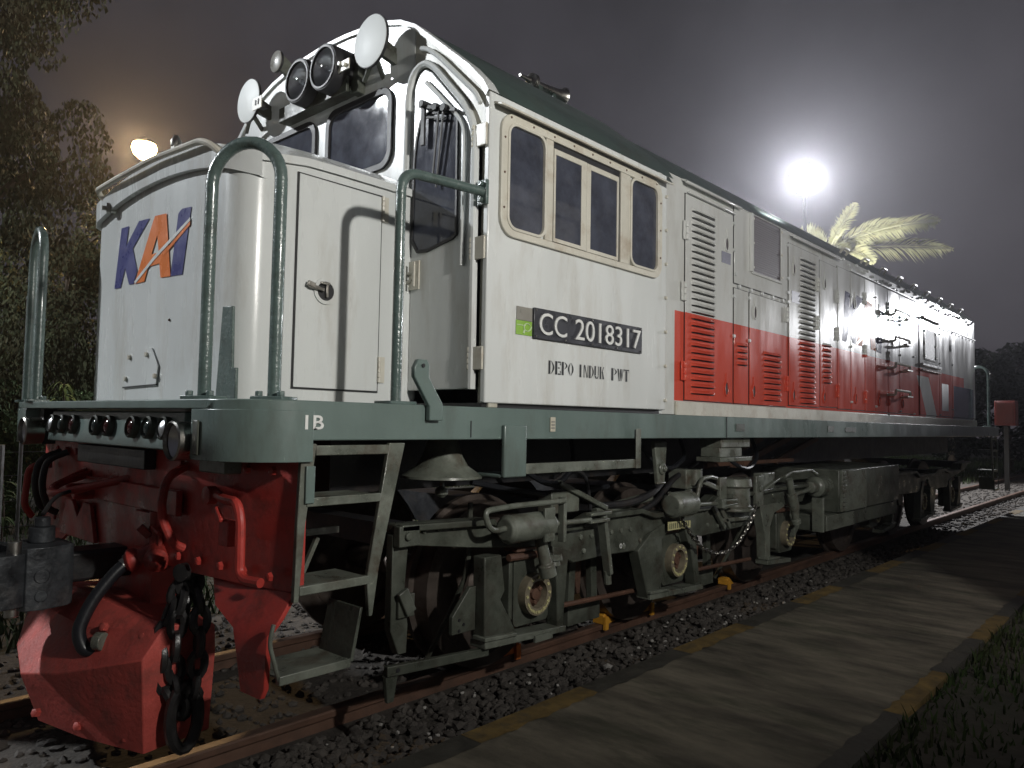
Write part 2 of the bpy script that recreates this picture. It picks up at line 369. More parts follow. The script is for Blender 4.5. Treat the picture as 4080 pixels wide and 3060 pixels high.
# ---- nose (short hood)
NX = -.255
def nroof(x, y):
    t = min(1, max(0, (x-NX)/.36)); t = t*t*(3-2*t)
    return 2.432+.043*t+(.100+.115*t)*(1-(abs(y)/.80)**2.2)
def nose_outline(off=0.0, nseg=8):
    R = .12; pts = []
    h = .80+off; x0 = NX-off
    for sy, rng in ((1, range(nseg+1)), (-1, range(nseg, -1, -1))):
        for k in rng:
            a = PI/2*k/nseg
            pts.append((x0+R-R*math.sin(a), sy*(h-R+R*math.cos(a))))
        if sy == 1:
            for q in range(1, 12): pts.append((x0, (h-R)-(2*(h-R))*q/12))
    return [(.635, h)]+[(x0+R+(.635-x0-R)*(1-q/6), h) for q in range(1, 6)]+pts+[(x0+R+(.635-x0-R)*q/6, -h) for q in range(1, 6)]+[(.635, -h)]
bm = BM(); no = nose_outline()
A = [bm.verts.new((x, y, 1.42)) for x, y in no]; B = [bm.verts.new((x, y, nroof(x, y)-.012)) for x, y in no]
for i in range(len(no)-1): quadface(bm, [A[i], A[i+1], B[i+1], B[i]])
nose = OBJ('nose', bm, WHITE, loco, 0, 50)
# nose roof with a lip over the front
bm = BM(); rows = []
xs = [NX-.035, NX-.02, NX+.05, NX+.12, NX+.2, NX+.3, NX+.45, .635]
ys = [-.815+1.63*k/24 for k in range(25)]
def rx(x, y):   # round the roof's front corners like the nose
    d = abs(y)-.68
    return max(x, NX-.035+(.12-math.sqrt(max(.0144-d*d, 0)) if d > 0 else 0)) if d < .12 else max(x, NX+.085)
top = [[bm.verts.new((rx(x, y), y, nroof(rx(x, y), y)+.012)) for y in ys] for x in xs]
low = [bm.verts.new((rx(xs[0], y)+.004, y, nroof(xs[0], y)-.085)) for y in ys]
low2 = [bm.verts.new((rx(xs[0], y)+.03, y, nroof(xs[0], y)-.085)) for y in ys]
for a, b in list(zip(top, top[1:]))+[(low, top[0]), (low2, low)]:
    for i in range(24): quadface(bm, [a[i], a[i+1], b[i+1], b[i]])
for s in (0, 24):
    sd = [bm.verts.new((v.co.x, v.co.y, v.co.z-.035)) for v in [r[s] for r in top]]
    for i in range(len(top)-1): quadface(bm, [top[i][s], top[i+1][s], sd[i+1], sd[i]])
OBJ('nose_roof', bm, WHITE, nose, 0, 50)
bm = BM(); tube(bm, smoothpath([(-.25, .545, 2.445), (-.29, .62, 2.50), (-.315, .60, 2.527), (-.32, .3, 2.53), (-.32, -.1, 2.532), (-.32, -.58, 2.502), (-.31, -.66, 2.47), (-.26, -.72, 2.395)], .06), .014, 10)
OBJ('nose_gutter_rail', bm, CREAM, nose)
bm = BM(); lathe(bm, (-.25, .50, 2.42), (-1, .3, 0), [(0, .022), (.03, .022), (.035, .03), (.05, .03), (.05, .012), (.07, .012)], 10); OBJ('rail_bolt', bm, STEEL, nose)
bm = BM(); box(bm, .02, .06, .49, .53, 2.66, 2.84); lathe(bm, (.04, .51, 2.84), (0, 0, 1), [(0, .028), (.03, .03), (.06, .012)], 10); OBJ('roof_stub', bm, STEEL, nose)
# nose door
bm = BM(); box(bm, .002, .452, -.806, -.802, 1.482, 2.408); OBJ('door_gap', bm, GASKET, nose)
bm = BM(); prism(bm, [(.009, 1.489), (.445, 1.489), (.445, 2.40), (.009, 2.402)], 'xz', -.811, -.8065); nd = OBJ('nose_door', bm, WHITE, nose, .002)
for z in (1.53, 2.285):
    bm = BM()
    for k in range(5): cyl(bm, (.449, -.817, z+k*.024), (.449, -.817, z+.021+k*.024), .008, 8)
    box(bm, .448, .488, -.808, -.8025, z, z+.12); OBJ('door_hinge', bm, CREAM, nose)
bm = BM(); ringdisc(bm, (.150, -.8115, 1.913), (0, -1, 0), .058, .042, .006); OBJ('handle_rim', bm, WHITE, nose)
bm = BM(); lathe(bm, (.150, -.812, 1.913), (0, -1, 0), [(0, .043), (.002, .043)], 24); OBJ('handle_recess', bm, GASKET, nose)
bm = BM(); bar(bm, (.135, -.824, 1.915), (.06, -.83, 1.925), .016, .016); bar(bm, (.12, -.822, 1.945), (.165, -.822, 1.945), .012, .012); bar(bm, (.152, -.822, 1.945), (.152, -.822, 1.885), .012, .012); bar(bm, (.05, -.832, 1.935), (.085, -.832, 1.925), .014, .022); OBJ('door_handle', bm, STEEL, nose, .002)
# emblem on the nose
def logo(parent, fn, NAVY=NAVY, ORANGE=ORANGE):
    Kp = [(.711,2.04),(.646,2.362),(.545,2.358),(.571,2.254),(.415,2.363),(.279,2.354),(.48,2.229),(.41,2.102),(.453,2.039),(.51,2.041),(.572,2.136),(.624,2.037)]
    Ip = [(.008,2.026),(-.052,2.319),(-.072,2.330),(-.095,2.336),(-.189,2.329),(-.121,2.02)]
    Ao = [(.435,2.037),(.235,2.330),(.214,2.354),(.078,2.344),(.005,2.026),(.118,2.032),(.137,2.105),(.27,2.105),(.312,2.035)]
    Ah = [(.236,2.163),(.176,2.252),(.152,2.163)]
    b = BM(); polys(b, [[Kp]], lambda u, v: fn(u, v, .001)); polys(b, [[Ip]], lambda u, v: fn(u, v, .001)); OBJS('emblem_blue', b, NAVY, parent, 0, 0)
    b = BM(); polys(b, [[Ao, Ah]], lambda u, v: fn(u, v, .002)); polys(b, [[[(.10,2.13),(-.186,2.243),(-.187,2.262),(.10,2.152)]]], lambda u, v: fn(u, v, .003)); OBJ('emblem_orange', b, ORANGE, parent, 0, 0)
    b = BM(); polys(b, [[[(.437,2.048),(.20,2.150),(-.187,2.279),(-.187,2.2625),(.20,2.128),(.418,2.036)]]], lambda u, v: fn(u, v, .004)); OBJ('emblem_slash', b, WHITEL, parent, 0, 0)
logo(nose, lambda u, v, d: (NX-.002-d, .9446*u-.2006, .9446*v+.0751))
bm = BM(); prism(bm, [(0.2915,1.4967),(-0.0986,1.5033),(-0.1128,1.5865),(-0.0353,1.6715),(0.1772,1.6668),(0.2528,1.6054)], 'yz', NX-.0085, NX-.002)
OBJ('access_plate', bm, WHITE, nose, .0015)
bm = BM(); prism(bm, [(0.2944,1.4901),(-0.1005,1.4977),(-0.0986,1.5029),(0.2925,1.4963)], 'yz', NX-.009, NX-.002); OBJ('plate_gap', bm, GASKET, nose)
bm = BM()
for y, z in [(0.2103,1.6384),(0.0119,1.6431),(0.2481,1.5345),(-0.0920,1.5392)]: lathe(bm, (NX-.008, y, z), (-1, 0, 0), [(0, .013), (.012, .011)], 8)
OBJS('plate_bolts', bm, CREAM, nose)
bm = BM(); ball(bm, (NX-.002, -.2, 1.79), .007); OBJ('nose_chip', bm, RUST, nose)
bm = BM(); prism(bm, [(-.735,1.80),(-.815,1.795),(-.825,1.55),(-.86,1.55),(-.862,1.425),(-.70,1.425)], 'yz', -.275, -.262); OBJ('drop_plate', bm, RAILP, nose, .003)

# ---- cab
CX0, CX1 = .64, 2.14
RP = [(-1.32,2.83),(-1.285,2.885),(-1.19,2.985),(-1.07,3.085),(-.90,3.228),(-.80,3.31),(-.685,3.372),(-.55,3.415),(-.415,3.438),(-.2,3.462),(0,3.47)]
RPF = RP+[(-y, z) for y, z in RP[-2::-1]]
cab = EMPTY('cab', (0, 0, 0), loco)
bm = BM()
prism(bm, [(-.79, 1.42)]+[(-.79, 3.318)]+[p for p in RPF if -.79 < p[0] < 1.31]+[(1.31, 2.83), (1.31, 1.42)], 'yz', CX0, CX0+.05)
OBJ('cab_front', bm, WHITE, cab, .004)
bm = BM(); prism(bm, [(y*.985, z-.02) for y, z in RPF]+[(1.30, 1.42), (-1.30, 1.42)], 'yz', CX1-.04, CX1-.002)
OBJ('cab_rear', bm, WHITE, cab, .004)
# corner post column and head above the door
bm = BM(); box(bm, CX0+.03, CX0+.09, -1.312, -1.243, 1.42, 2.80)
prism(bm, [(-.791, 3.05), (-.791, 3.316), (-.90, 3.222), (-1.07, 3.08), (-1.19, 2.98), (-1.312, 2.835), (-1.312, 2.60), (-1.245, 2.60), (-1.245, 2.68), (-1.19, 2.80), (-.93, 3.06), (-.86, 3.085)], 'yz', CX0+.001, CX0+.051)
OBJ('door_post', bm, WALLG, cab, .004)
bm = BM()
def cabside(sy):
    ya, yb = sy*(HW), sy*(HW-.03)
    r = rrect(.715, 2.055, 2.205, 2.775, .09)
    prism(bm, [(CX0-.004, 1.44), (CX1, 1.445), (CX1, 2.83), (CX0-.004, 2.83)], 'xz', ya, yb)
cabside(-1); cabside(1)
OBJS('cab_side', bm, WHITE, cab, .006)
bm = BM(); box(bm, CX0, CX1-.01, -HW+.02, HW-.02, 1.421, 1.4395); OBJ('cab_base_gap', bm, GASKET, cab)
# cab side window band
yf = -HW-.001
bm = BM(); frame2d(bm, rrect(.700, 2.066, 2.195, 2.762, .085), rrect(.742, 2.026, 2.228, 2.722, .06), 'xz', yf+.0005, yf-.016)
box(bm, 1.012, 1.068, yf-.014, yf-.001, 2.2285, 2.7215); box(bm, 1.645, 1.735, yf-.014, yf-.001, 2.2285, 2.7215)
wfr = OBJ('window_frame', bm, CREAM, cab, .003)
for x0, x1 in ((.744, 1.010), (1.737, 2.024)):
    bm = BM(); prism(bm, rrect(x0, x1, 2.230, 2.720, .055), 'xz', yf-.0045, yf-.002); OBJ('side_window', bm, GLASS, cab, 0, 20)
    bm = BM(); frame2d(bm, rrect(x0-.004, x1+.004, 2.226, 2.724, .058), rrect(x0+.010, x1-.010, 2.240, 2.710, .048), 'xz', yf-.002, yf-.021); OBJ('window_seal', bm, CREAM, cab, .003)
bm = BM(); box(bm, 1.069, 1.644, yf-.003, yf-.001, 2.229, 2.721); OBJ('window_recess', bm, GASKET, cab)
for x0, x1, y, li, ri in ((1.071, 1.334, -.010, .014, .042), (1.340, 1.625, -.007, .034, .014)):
    bm = BM(); frame2d(bm, [(x0, 2.231), (x1, 2.231), (x1, 2.688), (x0, 2.688)], [(x0+li, 2.250), (x1-ri, 2.250), (x1-ri, 2.660), (x0+li, 2.660)], 'xz', yf+y+.0035, yf+y-.006); OBJ('sliding_sash', bm, CREAM, cab, .002)
    bm = BM(); box(bm, x0+li-.002, x1-ri+.002, yf+y-.001, yf+y+.002, 2.248, 2.662); OBJ('sliding_window', bm, GLASS, cab)
bm = BM()
for k in range(9):
    x = .76+k*.155; lathe(bm, (x, yf-.016, 2.742), (0, -1, 0), [(0, .006), (.003, .005)], 6)
for k in range(3):
    for x in (.721, 2.046): lathe(bm, (x, yf-.016, 2.32+k*.16), (0, -1, 0), [(0, .006), (.003, .005)], 6)
OBJ('window_screws', bm, RUST, cab)
bm = BM(); prism(bm, [(-HW-.002, 2.79), (-HW-.050, 2.772), (-HW-.055, 2.760), (-HW-.045, 2.764), (-HW-.002, 2.780)], 'yz', .66, 2.135); OBJS('drip_rail', bm, CREAM, cab, .002)
bm = BM()
for k in range(7): lathe(bm, (CX1-.012, -HW-.001, 1.50+k*.20), (0, -1, 0), [(0, .011), (.012, .010), (.014, .006)], 8)
OBJ('edge_bolts', bm, CREAM, cab)
# number plate and writing
bm = BM(); box(bm, .944, 1.866, -HW-.014, -HW-.001, 1.751, 1.896); npl = OBJ('number_plate', bm, PLATEM, cab, .003)
TEXT('plate_number', 'CC', WHITEL, cab, lambda u, v, d: (.977+u, -HW-.0145-d, 1.773+v), .208, .104, .0, .006)
TEXT('plate_number', '2018317', WHITEL, cab, lambda u, v, d: (1.253+u, -HW-.0145-d, 1.773+v), .590, .104, .0, .006)
bm = BM()
for x in (.958, 1.18, 1.40, 1.62, 1.852):
    for z in (1.762, 1.885): lathe(bm, (x, -HW-.014, z), (0, -1, 0), [(0, .006), (.004, .004)], 6)
OBJ('plate_rivets', bm, STEEL, cab)
bm = BM(); box(bm, .833, .940, -HW-.004, -HW-.001, 1.828, 1.890); OBJ('grey_sticker', bm, GREYST, cab)
bm = BM(); box(bm, .830, .940, -HW-.004, -HW-.001, 1.760, 1.826); OBJ('green_sticker', bm, LIME, cab)
bm = BM(); PAL = mat('pale_green_print', (.55, .68, .42), .4, var=.1)
box(bm, .833, .895, -HW-.0055, -HW-.0042, 1.803, 1.8065)
arc = [(.905+.023*math.cos(a), -HW-.0055, 1.797+.018*math.sin(a)) for a in [math.radians(t) for t in range(35, 335, 20)]]
tube(bm, arc, .0028, 6); bar(bm, (.922, -HW-.0055, 1.784), (.936, -HW-.0055, 1.803), .003, .006); bar(bm, (.886, -HW-.0055, 1.783), (.880, -HW-.0055, 1.768), .003, .010)
OBJ('sticker_symbol', bm, PAL, cab)
def stencil():
    b = None
    def crescent(cx, x1, z0, z1, thick, n=8):
        o = [(cx+(x1-cx)*math.sin(PI*k/n), z1+(z0-z1)*k/n) for k in range(n+1)]
        zz0, zz1 = z0+.05*(z1-z0), z1-.05*(z1-z0)
        i = [(cx+(x1-cx-thick)*math.sin(PI*k/n), zz1+(zz0-zz1)*k/n) for k in range(n, -1, -1)]
        return o+i
    L = {'D': [[(.05,0),(.36,0),(.36,1),(.05,1)], crescent(.46,.98,0,1,.26), [(0,.0),(.04,.0),(.04,.05),(0,.05)]],
         'E': [[(.05,0),(.40,0),(.40,1),(.05,1)], [(.48,.90),(.95,.90),(.95,1),(.48,1)], [(.80,.72),(.95,.72),(.95,.88),(.85,.88)], [(.48,.46),(.78,.46),(.78,.55),(.48,.55)], [(.48,0),(.95,0),(.95,.1),(.48,.1)], [(.85,.12),(.95,.12),(.95,.3),(.80,.3)]],
         'P': [[(.05,0),(.40,0),(.40,1),(.05,1)], crescent(.50,.98,.44,1,.24)],
         'O': [crescent(.55,.98,0,1,.26), [(1-x, z) for x, z in crescent(.55,.98,0,1,.26)]],
         'I': [[(.30,0),(.66,0),(.66,1),(.30,1)]],
         'N': [[(.05,0),(.20,0),(.20,.92),(.05,.92)], [(.05,1),(.33,1),(.78,.0),(.62,.0),(.22,.86)], [(.80,.06),(.95,.06),(.95,1),(.80,1)]],
         'U': [[(.05,.25),(.36,.25),(.36,1),(.05,1)], [(.75,.25),(.90,.25),(.90,1),(.75,1)], [(.05,.22),(.36,.22),(.46,.09),(.62,.09),(.75,.22),(.90,.22),(.72,0),(.30,0)]],
         'K': [[(.05,0),(.38,0),(.38,1),(.05,1)], [(.46,.52),(.80,1),(.94,1),(.58,.5)], [(.55,.55),(.72,.62),(1.0,0),(.66,0)]],
         'W': [[(.0,1),(.24,1),(.42,0),(.26,0)], [(.40,.6),(.50,1),(.72,.02),(.58,.02)], [(.50,1),(.70,1),(.86,.3),(.80,.1)], [(.90,1),(1.0,1),(.84,.2),(.80,.34)]],
         'T': [[(.34,0),(.68,0),(.68,.88),(.34,.88)], [(.02,.90),(.98,.90),(.98,1),(.02,1)], [(.02,.70),(.12,.86),(.02,.88)], [(.98,.70),(.88,.86),(.98,.88)]]}
    def word(w, x0, x1, z0, z1):
        b = BM(); cw = (x1-x0)/(len(w)); lw = cw*.95
        for i, ch in enumerate(w):
            for pl in L[ch]: polys(b, [[pl]], lambda u, v, i=i: (x0+i*cw+lw*u, -HW-.0015, z0+(z1-z0)*v))
        OBJ('depot_lettering', b, BLACKL, cab, 0, 0)
    word('DEPO', 1.066, 1.268, 1.592, 1.657); word('INDUK', 1.300, 1.528, 1.590, 1.654); word('PWT', 1.587, 1.762, 1.588, 1.654)
stencil()
# cab door (in the front, beside the nose)
DX = CX0-.006
dpoly = [(-.80,1.50),(-.80,3.00),(-.83,3.055),(-.875,3.065),(-.925,3.035),(-1.165,2.775),(-1.222,2.66),(-1.228,1.502)]
bm = BM(); prism(bm, dpoly, 'yz', DX+.03, DX); OBJ('cab_door', bm, WHITE, cab, .006)
def raisedframe(poly, k, x0, x1, nm, mt, w):
    cx = sum(p[0] for p in poly)/len(poly); cz = sum(p[1] for p in poly)/len(poly)
    b = BM()
    pts = [(x0, *p) for p in poly]
    tube(b, smoothpath([(x0-.0, p[0], p[1]) for p in poly], .10), w, 8); OBJ(nm, b, mt, cab)
raisedframe([(-.767,1.50),(-.760,2.97),(-.80,3.065),(-.88,3.095),(-.955,3.045),(-1.185,2.79),(-1.240,2.66),(-1.246,1.50)], 1, CX0-.012, 0, 'door_surround', WHITE, .018)
bm = BM(); tube(bm, smoothpath([(CX0-.016, -.900, 2.985), (CX0-.016, -.965, 2.925), (CX0-.016, -1.15, 2.735), (CX0-.016, -1.178, 2.66), (CX0-.016, -1.170, 2.06)], .06), .011, 8); OBJ('door_trim', bm, WHITE, cab)
bm = BM(); tube(bm, smoothpath([(CX0-.02, -.86, 3.165), (CX0-.02, -.905, 3.150), (CX0-.02, -.99, 3.085), (CX0-.02, -1.245, 2.835), (CX0-.02, -1.275, 2.78)], .05), .012, 8); OBJ('door_gutter', bm, WHITE, cab)
gp = [(-.818,2.23),(-.823,2.62),(-.835,2.71),(-.862,2.80),(-.90,2.83),(-1.09,2.795),(-1.118,2.765),(-1.125,2.215),(-1.10,2.20),(-.93,2.165),(-.86,2.170)]
bm = BM(); prism(bm, gp, 'yz', DX-.002, DX-.006); OBJ('door_window', bm, GLASS, cab)
cy, cz = -.97, 2.49
bm = BM(); frame2d(bm, [(cy+(y-cy)*1.06, cz+(z-cz)*1.03) for y, z in gp], [(cy+(y-cy)*.97, cz+(z-cz)*.985) for y, z in gp], 'yz', DX-.001, DX-.012); OBJ('door_window_seal', bm, GASKET, cab, .002)
for z in (2.585, 2.075, 1.585):
    bm = BM()
    for k in range(4): cyl(bm, (CX0-.022, -1.236, z+k*.026), (CX0-.022, -1.236, z+.023+k*.026), .010, 8)
    box(bm, CX0-.02, CX0-.008, -1.314, -1.248, z, z+.102); OBJ('door_hinge', bm, CREAM, cab, .003)
bm = BM(); box(bm, DX-.010, DX-.001, -.875, -.80, 1.985, 2.125); bar(bm, (DX-.03, -.862, 1.995), (DX-.03, -.862, 2.115), .010, .014); bar(bm, (DX-.02, -.80, 2.065), (DX-.02, -.85, 2.065), .012, .012); bar(bm, (DX-.02, -.80, 2.02), (DX-.02, -.84, 2.03), .014, .014); OBJ('door_latch', bm, CREAM, cab, .002)
bm = BM()
bar(bm, (CX0-.035, -.875, 2.87), (CX0-.035, -1.13, 2.785), .012, .016); bar(bm, (CX0-.035, -.905, 2.88), (CX0-.035, -.905, 2.67), .012, .024)
bar(bm, (CX0-.035, -.93, 2.80), (CX0-.035, -1.06, 2.765), .010, .010); bar(bm, (CX0-.04, -1.02, 2.82), (CX0-.03, -.975, 2.50), .006, .012); bar(bm, (CX0-.04, -1.05, 2.80), (CX0-.03, -1.0, 2.45), .006, .010)
for y, z in ((-.905, 2.87), (-1.0, 2.83), (-1.06, 2.81)): cyl(bm, (CX0-.055, y, z), (CX0-.0, y, z), .018, 10)
OBJS('wiper', bm, GASKET, cab)
# windscreens
for y0, y1 in ((-.635, -.045), (.055, .635)):
    pts = rrect(y0+.03, y1-.03, 2.665, 3.035, .07)
    bm = BM(); prism(bm, pts, 'yz', CX0-.004, CX0-.001); OBJ('windscreen', bm, GLASS, cab)
    bm = BM(); frame2d(bm, rrect(y0, y1, 2.635, 3.065, .09), rrect(y0+.035, y1-.035, 2.67, 3.03, .065), 'yz', CX0-.001, CX0-.016); OBJ('windscreen_seal', bm, GASKET, cab, .003)
# cab roof
bm = BM()
loft(bm, [[(x, y, z) for y, z in RPF] for x in (CX0+.055, CX0+.2, CX0+.8, CX1, CX1+.075)], False, False)
loft(bm, [[(x, y, z-.03) for y, z in RPF] for x in (CX1+.074, CX1)], False, False)
roof = OBJ('cab_roof', bm, ROOFP, loco, 0, 40)
bm = BM(); loft(bm, [[(CX0+.054, y, z+.003) for y, z in RPF], [(CX0-.014, y, z+.003) for y, z in RPF], [(CX0-.014, y*.985, z-.02) for y, z in RPF], [(CX0+.0, y*.985, z-.02) for y, z in RPF]], False, False); OBJ('roof_front_rim', bm, WHITE, roof, 0, 40)
# horn on the roof
bm = BM(); a = Vector((1.84, -.5, 3.545)); d = Vector((1, 0, .02))
lathe(bm, a, d, [(0, .02), (.02, .05), (.03, .05), (.035, .02), (.12, .022), (.25, .032), (.30, .042), (.325, .060), (.33, .058), (.30, .035)], 20)
horn = OBJ('horn', bm, STEEL, loco)
bm = BM(); lathe(bm, (1.842, -.5, 3.545), (-1, 0, 0), [(0, .05), (.008, .05), (.02, .022), (.06, .012), (.11, .010)], 16); OBJ('horn_diaphragm', bm, STEEL, horn)
bm = BM(); box(bm, 1.88, 1.92, -.53, -.47, 3.36, 3.53); box(bm, 2.04, 2.07, -.52, -.48, 3.36, 3.53); OBJS('horn_foot', bm, ROOFP, horn)

# ---- headlights, marker discs and brackets on the cab brow
for y in (.028, -.222):
    bm = BM(); lathe(bm, (.645, y, 3.222), (-1, 0, 0), [(0, .126), (.15, .126), (.165, .122), (.168, .108), (.150, .106)], 32, False); h = OBJ('headlight', bm, GASKET, loco)
    bm = BM(); lathe(bm, (.505, y, 3.222), (1, 0, 0), [(0, .106), (.03, .085), (.06, .05), (.075, .015), (.08, .003)], 28, False); OBJ('reflector', bm, CHROME, h)
    bm = BM(); lathe(bm, (.492, y, 3.222), (-1, 0, 0), [(0, .107), (.012, .09), (.022, .06), (.026, .02), (.0265, .002)], 28, False); OBJ('lens', bm, CLEAR, h)
    bm = BM(); ringdisc(bm, (.483, y, 3.222), (-1, 0, 0), .115, .104, .008); OBJ('bezel', bm, GASKET, h)
    bm = BM(); ball(bm, (.53, y, 3.222), .018); OBJ('bulb', bm, CHROME, h)
DISC = mat('white_disc_enamel', (.74, .77, .75), .5, var=.05, vscale=6, rvar=.05)
for y, z, rr in ((-.585, 3.255, .128), (.635, 3.29, .128), (.42, 3.49, .062)):
    x = .515 if rr > .1 else .57
    bm = BM(); lathe(bm, (x, y, z), (-1, 0, 0), [(-.018, rr*.9), (-.016, rr*1.02), (0, rr*1.02), (.001, rr*.99), (.006, .002)], 36, False); lathe(bm, (x+.018, y, z), (1, 0, 0), [(0, rr*.9), (.001, .002)], 36, False)
    dsk = OBJ('marker_disc', bm, DISC if rr > .1 else GREYST, loco)
    bm = BM(); ringdisc(bm, (x+.002, y, z), (1, 0, 0), rr*1.045, rr*.9, .014); OBJ('disc_rim', bm, GASKET, dsk)
    bm = BM()
    bar(bm, (x+.02, y-.02, z-.03), (CX0+.01, y-.05, z-.07), .03, .05); bar(bm, (x+.02, y-.02, z+.03), (CX0+.01, y-.05, z-.03), .02, .03)
    if rr > .1: bar(bm, (x+.03, y-.02, z-.09), (CX0+.005, y+.05, z-.13), .02, .02); bar(bm, (x+.03, y+.03, z-.10), (x+.06, y+.12, z-.15), .02, .02)
    OBJS('disc_bracket', bm, UNDER if rr > .1 else UNDER2, dsk)
bm = BM(); box(bm, .575, CX0-.001, -.34, .36, 3.095, 3.118); bar(bm, (.56, .33, 3.125), (.56, -.34, 3.125), .02, .085); box(bm, .59, CX0-.001, -.385, -.325, 3.08, 3.30); OBJS('brow_bracket', bm, UNDER, cab, .004)
bm = BM(); box(bm, .50, .508, -.43, -.335, 3.16, 3.215); cyl(bm, (.50, -.36, 3.20), (.485, -.36, 3.20), .012, 10); cyl(bm, (.50, -.40, 3.185), (.485, -.40, 3.185), .012, 10); OBJ('socket_plate', bm, CREAM, cab, .002)
bm = BM(); box(bm, .46, .466, .375, .475, 3.165, 3.235); OBJ('bracket_tab', bm, CREAM, cab)
bm = BM(); box(bm, .457, .4595, .40, .412, 3.19, 3.22); box(bm, .457, .4595, .43, .442, 3.19, 3.22); box(bm, .467, .52, .40, .45, 3.18, 3.20); OBJ('tab_slots', bm, GASKET, cab)

# ---- engine hood
HY = 1.05
def hoodprof(y0=HY, top=0.0): return [(-y0,1.43),(-y0,3.035),(-y0+.05,3.10),(-.86,3.235),(-.70,3.265),(0,3.30),(.70,3.265),(.86,3.235),(y0-.05,3.10),(y0,3.035),(y0,1.43)]
hood = EMPTY('engine_hood', (0, 0, 0), loco)
bm = BM(); P = hoodprof(); XR = 11.74
loft(bm, [[(x, y, z) for y, z in P[:2]] for x in (2.10, XR)], False, False); loft(bm, [[(x, y, z) for y, z in P[-2:]] for x in (2.10, XR)], False, False)
prism(bm, P, 'yz', XR-.02, XR)
OBJ('hood_side', bm, HOODP, hood, .01)
bm = BM(); loft(bm, [[(x, y*1.004, z+.002) for y, z in P[1:-1]] for x in (2.10, 4, 6, 8, XR+.012)], False, False); hr = OBJ('hood_roof', bm, ROOFP, hood, 0, 25)
bm = BM(); box(bm, 2.70, XR+.004, -HY-.020, -HY-.001, 1.424, 1.518); OBJ('hood_base_strip', bm, CREAM, hood, .004)
GAPM = mat('seam_gap_shade', (.03, .028, .028), .6, var=.2)  # dark strips drawn for the shade in door seams and louvre slots
def door(x0, x1, z0, z1, nm='hood_door'):
    bm = BM(); box(bm, x0-.006, x1+.006, -HY-.003, -HY-.001, z0-.006, z1+.006); OBJ('door_gap', bm, GAPM, hood)
    bm = BM(); box(bm, x0, x1, -HY-.011, -HY-.0032, z0, z1); return OBJ(nm, bm, HOODP, hood, .003)
def louvres(x0, x1, z0, z1, n):
    bm = BM(); p = (z1-z0)/n
    for k in range(n):
        z = z0+p*k; nseg = 6; rings = []
        # hooded louvre: bulges out at its lower lip, open below
        xs = [x0, x0+.018, x0+.05]+[x0+.05+(x1-x0-.1)*q/3 for q in (1, 2)]+[x1-.05, x1-.018, x1]
        hs = [0, .6, 1, 1, 1, 1, .6, 0]
        top = [bm.verts.new((x, -HY-.0115, z+p*.80)) for x in xs]
        mid = [bm.verts.new((x, -HY-.0115-.018*h, z+p*(.42))) for x, h in zip(xs, hs)]
        lip = [bm.verts.new((x, -HY-.0115-.022*h, z+p*(.30-.0*h))) for x, h in zip(xs, hs)]
        inn = [bm.verts.new((x, -HY-.0115-.019*h, z+p*.30)) for x, h in zip(xs, hs)]
        for a, b in ((top, mid), (mid, lip), (lip, inn)):
            for i in range(len(xs)-1): quadface(bm, [a[i], a[i+1], b[i+1], b[i]])
    OBJ('louvres', bm, HOODP, hood, 0, 50)
    bm = BM()
    for k in range(n): box(bm, x0+.012, x1-.012, -HY-.0125, -HY-.0112, z0+p*k+p*.12, z0+p*k+p*.30)
    OBJ('louvre_slots', bm, GAPM, hood)
doors = [(2.825,3.525,1.53,2.94),(3.55,3.785,1.53,2.395),(3.815,4.515,1.53,2.395),(4.57,5.255,1.545,2.93),(5.28,5.715,1.555,2.905),
         (5.735,6.085,1.545,2.925),(6.105,6.51,1.545,2.925),(6.53,6.86,1.545,2.925),(6.88,7.295,1.545,2.925),(7.315,7.74,1.545,2.925),(7.76,8.31,1.545,2.925)]
for d_ in doors: door(*d_)
door(3.55, 4.515, 2.435, 3.02, 'hood_panel')
for x0, x1 in ((8.60, 9.54), (9.56, 10.24), (10.26, 11.70)): door(x0, x1, 1.545, 2.745, 'hood_panel')
louvres(2.895, 3.240, 1.565, 2.872, 28); louvres(4.80, 5.152, 1.56, 2.865, 28); louvres(3.59, 3.77, 1.81, 2.0, 4); louvres(4.06, 4.40, 1.56, 1.97, 9); louvres(5.35, 5.552, 1.765, 2.155, 8)
# air intake grilles
def grille(x0, x1, z0, z1):
    bm = BM(); frame2d(bm, [(x0-.03, z0-.02), (x1+.02, z0-.02), (x1+.02, z1), (x0-.03, z1)], [(x0, z0), (x1, z0), (x1, z1), (x0, z1)], 'xz', -HY-.011, -HY-.022); OBJ('grille_frame', bm, HOODP, hood, .002)
    bm = BM(); box(bm, x0, x1, -HY-.0130, -HY-.0112, z0, z1)
    n = int((z1-z0)/.018)
    for k in range(n): box(bm, x0, x1, -HY-.0165, -HY-.0131, z0+k*.018, z0+k*.018+.007)
    OBJ('grille', bm, MESHM, hood)
    bm = BM()
    for z in (z0+.03, (z0+z1)/2, z1-.03):
        for x in (x0-.016, x1+.012): lathe(bm, (x, -HY-.022, z), (0, -1, 0), [(0, .012), (.008, .010)], 8)
    OBJ('grille_bolts', bm, CREAM, hood)
grille(3.862, 4.38, 2.568, 3.012); grille(8.82, 9.33, 2.265, 2.64)
bm = BM(); box(bm, 3.80, 3.835, -HY-.035, -HY-.0115, 2.56, 3.02); OBJ('grille_side_bar', bm, HOODP, hood, .003)
bm = BM(); box(bm, 8.60, 9.52, -HY-.05, -HY-.0115, 2.16, 2.19); box(bm, 8.60, 9.52, -HY-.045, -HY-.0115, 2.10, 2.112); box(bm, 8.62, 9.52, -HY-.06, -HY-.0115, 2.76, 2.785); OBJS('vent_ledge', bm, WHITE, hood, .004)
bm = BM()
